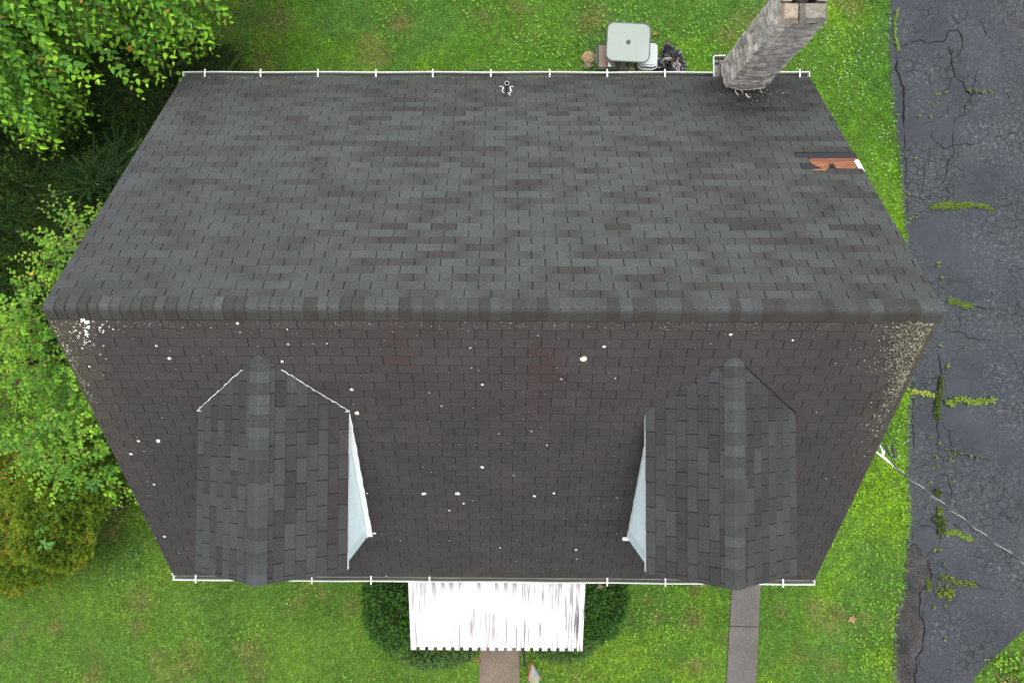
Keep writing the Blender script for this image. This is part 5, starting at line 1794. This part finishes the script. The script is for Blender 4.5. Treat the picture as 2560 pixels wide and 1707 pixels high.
fp = G(1332, 1668, .75)
flag = tag(empty("garden_flag", (fp[0], fp[1], 0)), "small colourful garden flag beside the front path", "flag")
m = MB()
A = G(1327, 1650, .80); B_ = G(1353, 1690, .72)
F4 = [A, B_, G(1340, 1722, .42), G(1318, 1698, .50)]
nx, nz = 10, 12
v = []; cc = []; f = []
pal = [(0.55, 0.12, 0.07), (0.35, 0.55, 0.68), (0.66, 0.60, 0.25), (0.68, 0.68, 0.66), (0.30, 0.42, 0.60), (0.60, 0.28, 0.20)]
for i in range(nx + 1):
    for j in range(nz + 1):
        t, h = i / nx, j / nz
        p = (F4[0] * (1 - t) + F4[1] * t) * (1 - h) + (F4[3] * (1 - t) + F4[2] * t) * h + np.array([0, 0, .012 * math.sin(t * 9 + h * 3)])
        v.append(p)
        qn = vnoise(t * 6 + 3, h * 6 + 3, .8, 7)
        cc.append(.42 * np.array(pal[0] if t < .14 else pal[int(qn * 5.99)]))
for i in range(nx):
    for j in range(nz):
        k = i * (nz + 1) + j; f.append((k, k + 1, k + nz + 2, k + nz + 1))
m.add(v, f, np.array(cc)); m.build("flag_cloth", M_fabric, flag)
m = MB(); m.tube([(A[0], A[1], 0), (A[0], A[1], .86), tuple(B_ + np.array([0, 0, .005]))], .006, n=6); m.build("flag_pole", M_black, flag)

# ------------------------------------------------------------------ overhead cables
STEELW = (0.40, 0.42, 0.44)
drop = tag(empty("service_cable", tuple(G(2188, 1128, 4.3))), "twisted white and black overhead service cable from the right rake over the driveway", "cable")
s0 = G(2234, 1165, 4.45); s1 = G(2482, 1352, 4.95); s2 = s1 + (s1 - s0) * 1.6 + np.array([0, 0, .5])


def cab(t):
    if t < 1: return s0 + (s1 - s0) * t
    return s1 + (s2 - s1) * (t - 1) / 1.6


length = np.linalg.norm(s1 - s0)
ax = (s1 - s0) / length; sx_ = norm(np.cross(ax, [0, 0, 1.])); sz_ = np.cross(sx_, ax)
for nm, ph, rr, col in (("neutral_wire", 0, .0032, STEELW), ("insulated_wire", 2.094, .0095, (0.020, 0.024, 0.028)), ("insulated_wire", 4.189, .0095, (0.020, 0.024, 0.028))):
    m = MB(); pts = []
    for i in range(260):
        t = i / 259 * 2.4
        a = ph + 2 * math.pi * t * length / .30
        pts.append(cab(t) + sx_ * .011 * math.cos(a) + sz_ * .011 * math.sin(a))
    m.tube(pts, rr, col, n=6); m.build(nm, M_cable, drop)


def bez(P, n=14):
    P = [np.asarray(p, float) for p in P]
    out = []
    for i in range(n + 1):
        t = i / n; q = P[:]
        while len(q) > 1: q = [q[k] * (1 - t) + q[k + 1] * t for k in range(len(q) - 1)]
        out.append(q[0])
    return out


D5 = (0.02, 0.025, 0.027)
Z0 = 4.42
k8 = lambda x, y, z=Z0: G(2140 + x / 6.533, 1060 + y / 6.533, z)
m = MB()
m.tube(bez([k8(440, 60, 4.2), k8(520, 140), k8(590, 220), k8(600, 370)]), .008, D5, n=6); m.tube([k8(632, 540), k8(640, 600), k8(640, 680)], .006, D5, n=6)
m.tube(bez([k8(360, 200, 4.2), k8(430, 260), k8(480, 300), k8(490, 370)]), .008, D5, n=6); m.tube([k8(555, 510), k8(600, 620), k8(640, 680)], .006, D5, n=6)
m.tube([k8(640, 680), k8(700, 760), k8(790, 825)], .011, D5, n=6)
m.build("tail_wire", M_cable, drop)
for a, b in ((k8(597, 365), k8(634, 545)), (k8(482, 350), k8(556, 515))):
    m = MB(); m.tube([a, a + (b - a) * .08, a + (b - a) * .92, b], .020, D5, n=10); m.build("splice_connector", M_cable, drop)
m = MB(); m.tube([k8(270, 380, 4.25), k8(330, 450), k8(440, 540), k8(540, 620)], .011, (0.75, 0.78, 0.76), n=6); m.tube([k8(540, 620), k8(620, 685), k8(800, 830), s0 + (s1 - s0) * .02], .006, (0.66, 0.68, 0.68), n=6)
m.tube(bez([k8(340, 290, 4.25), k8(420, 360), k8(440, 430), k8(430, 530)]), .009, (0.60, 0.74, 0.76), n=6)
m.build("white_lead", M_cable, drop)
m = MB(); m.tube([k8(440, 435), k8(455, 440), k8(440, 520)], .013, (0.74, 0.74, 0.72), n=6); m.tube([k8(445, 535), k8(535, 620)], .017, (0.76, 0.76, 0.74), n=8); m.build("wedge_clamp", M_cable, drop)


m = MB()
for p_ in (k8(440, 60, 4.2), k8(360, 200, 4.2)):
    m.tube(bez([p_, (p_[0] - .12, p_[1] + .05, p_[2] - .05), (WX + .02, p_[1] + .1, p_[2] - .25)], 6), .008, D5, n=6)
m.build("tail_wire", M_cable, drop)
m = MB()
for p_ in (k8(270, 380, 4.25), k8(340, 290, 4.25)):
    m.tube([p_, (WX + .02, p_[1] + .04, p_[2] + .02)], .008, (0.5, 0.52, 0.52), n=6)
m.build("white_lead", M_cable, drop)


def wire(name, label, pts, r, col, zs):
    m = MB()
    P = [G(x, y, z) for (x, y), z in zip(pts, zs)]
    d = []
    for i in range(41):
        t = i / 40 * (len(P) - 1); k = min(int(t), len(P) - 2)
        d.append(P[k] + (P[k + 1] - P[k]) * (t - k))
    m.tube(d, r, col, n=6)
    tag(m.build(name, M_cable), label, "cable", "thin overhead wires")


WC = (0.018, 0.026, 0.030)
wire("overhead_wire", "thin dark wire crossing the vine thicket left of the house", [(215, 935), (0, 1192), (-150, 1372)], .0045, WC, (4.0, 4.2, 4.3))
wire("overhead_wire", "thin dark wire low over the front left lawn", [(410, 1335), (190, 1480), (-60, 1640)], .0035, WC, (2.6, 2.6, 2.7))
wire("overhead_wire", "thin dark wire over the right lawn strip below the service cable", [(2085, 1312), (2240, 1432), (2330, 1494), (2482, 1598), (2600, 1680)], .0035, WC, (2.8, 2.8, 2.8, 2.9, 3.0))
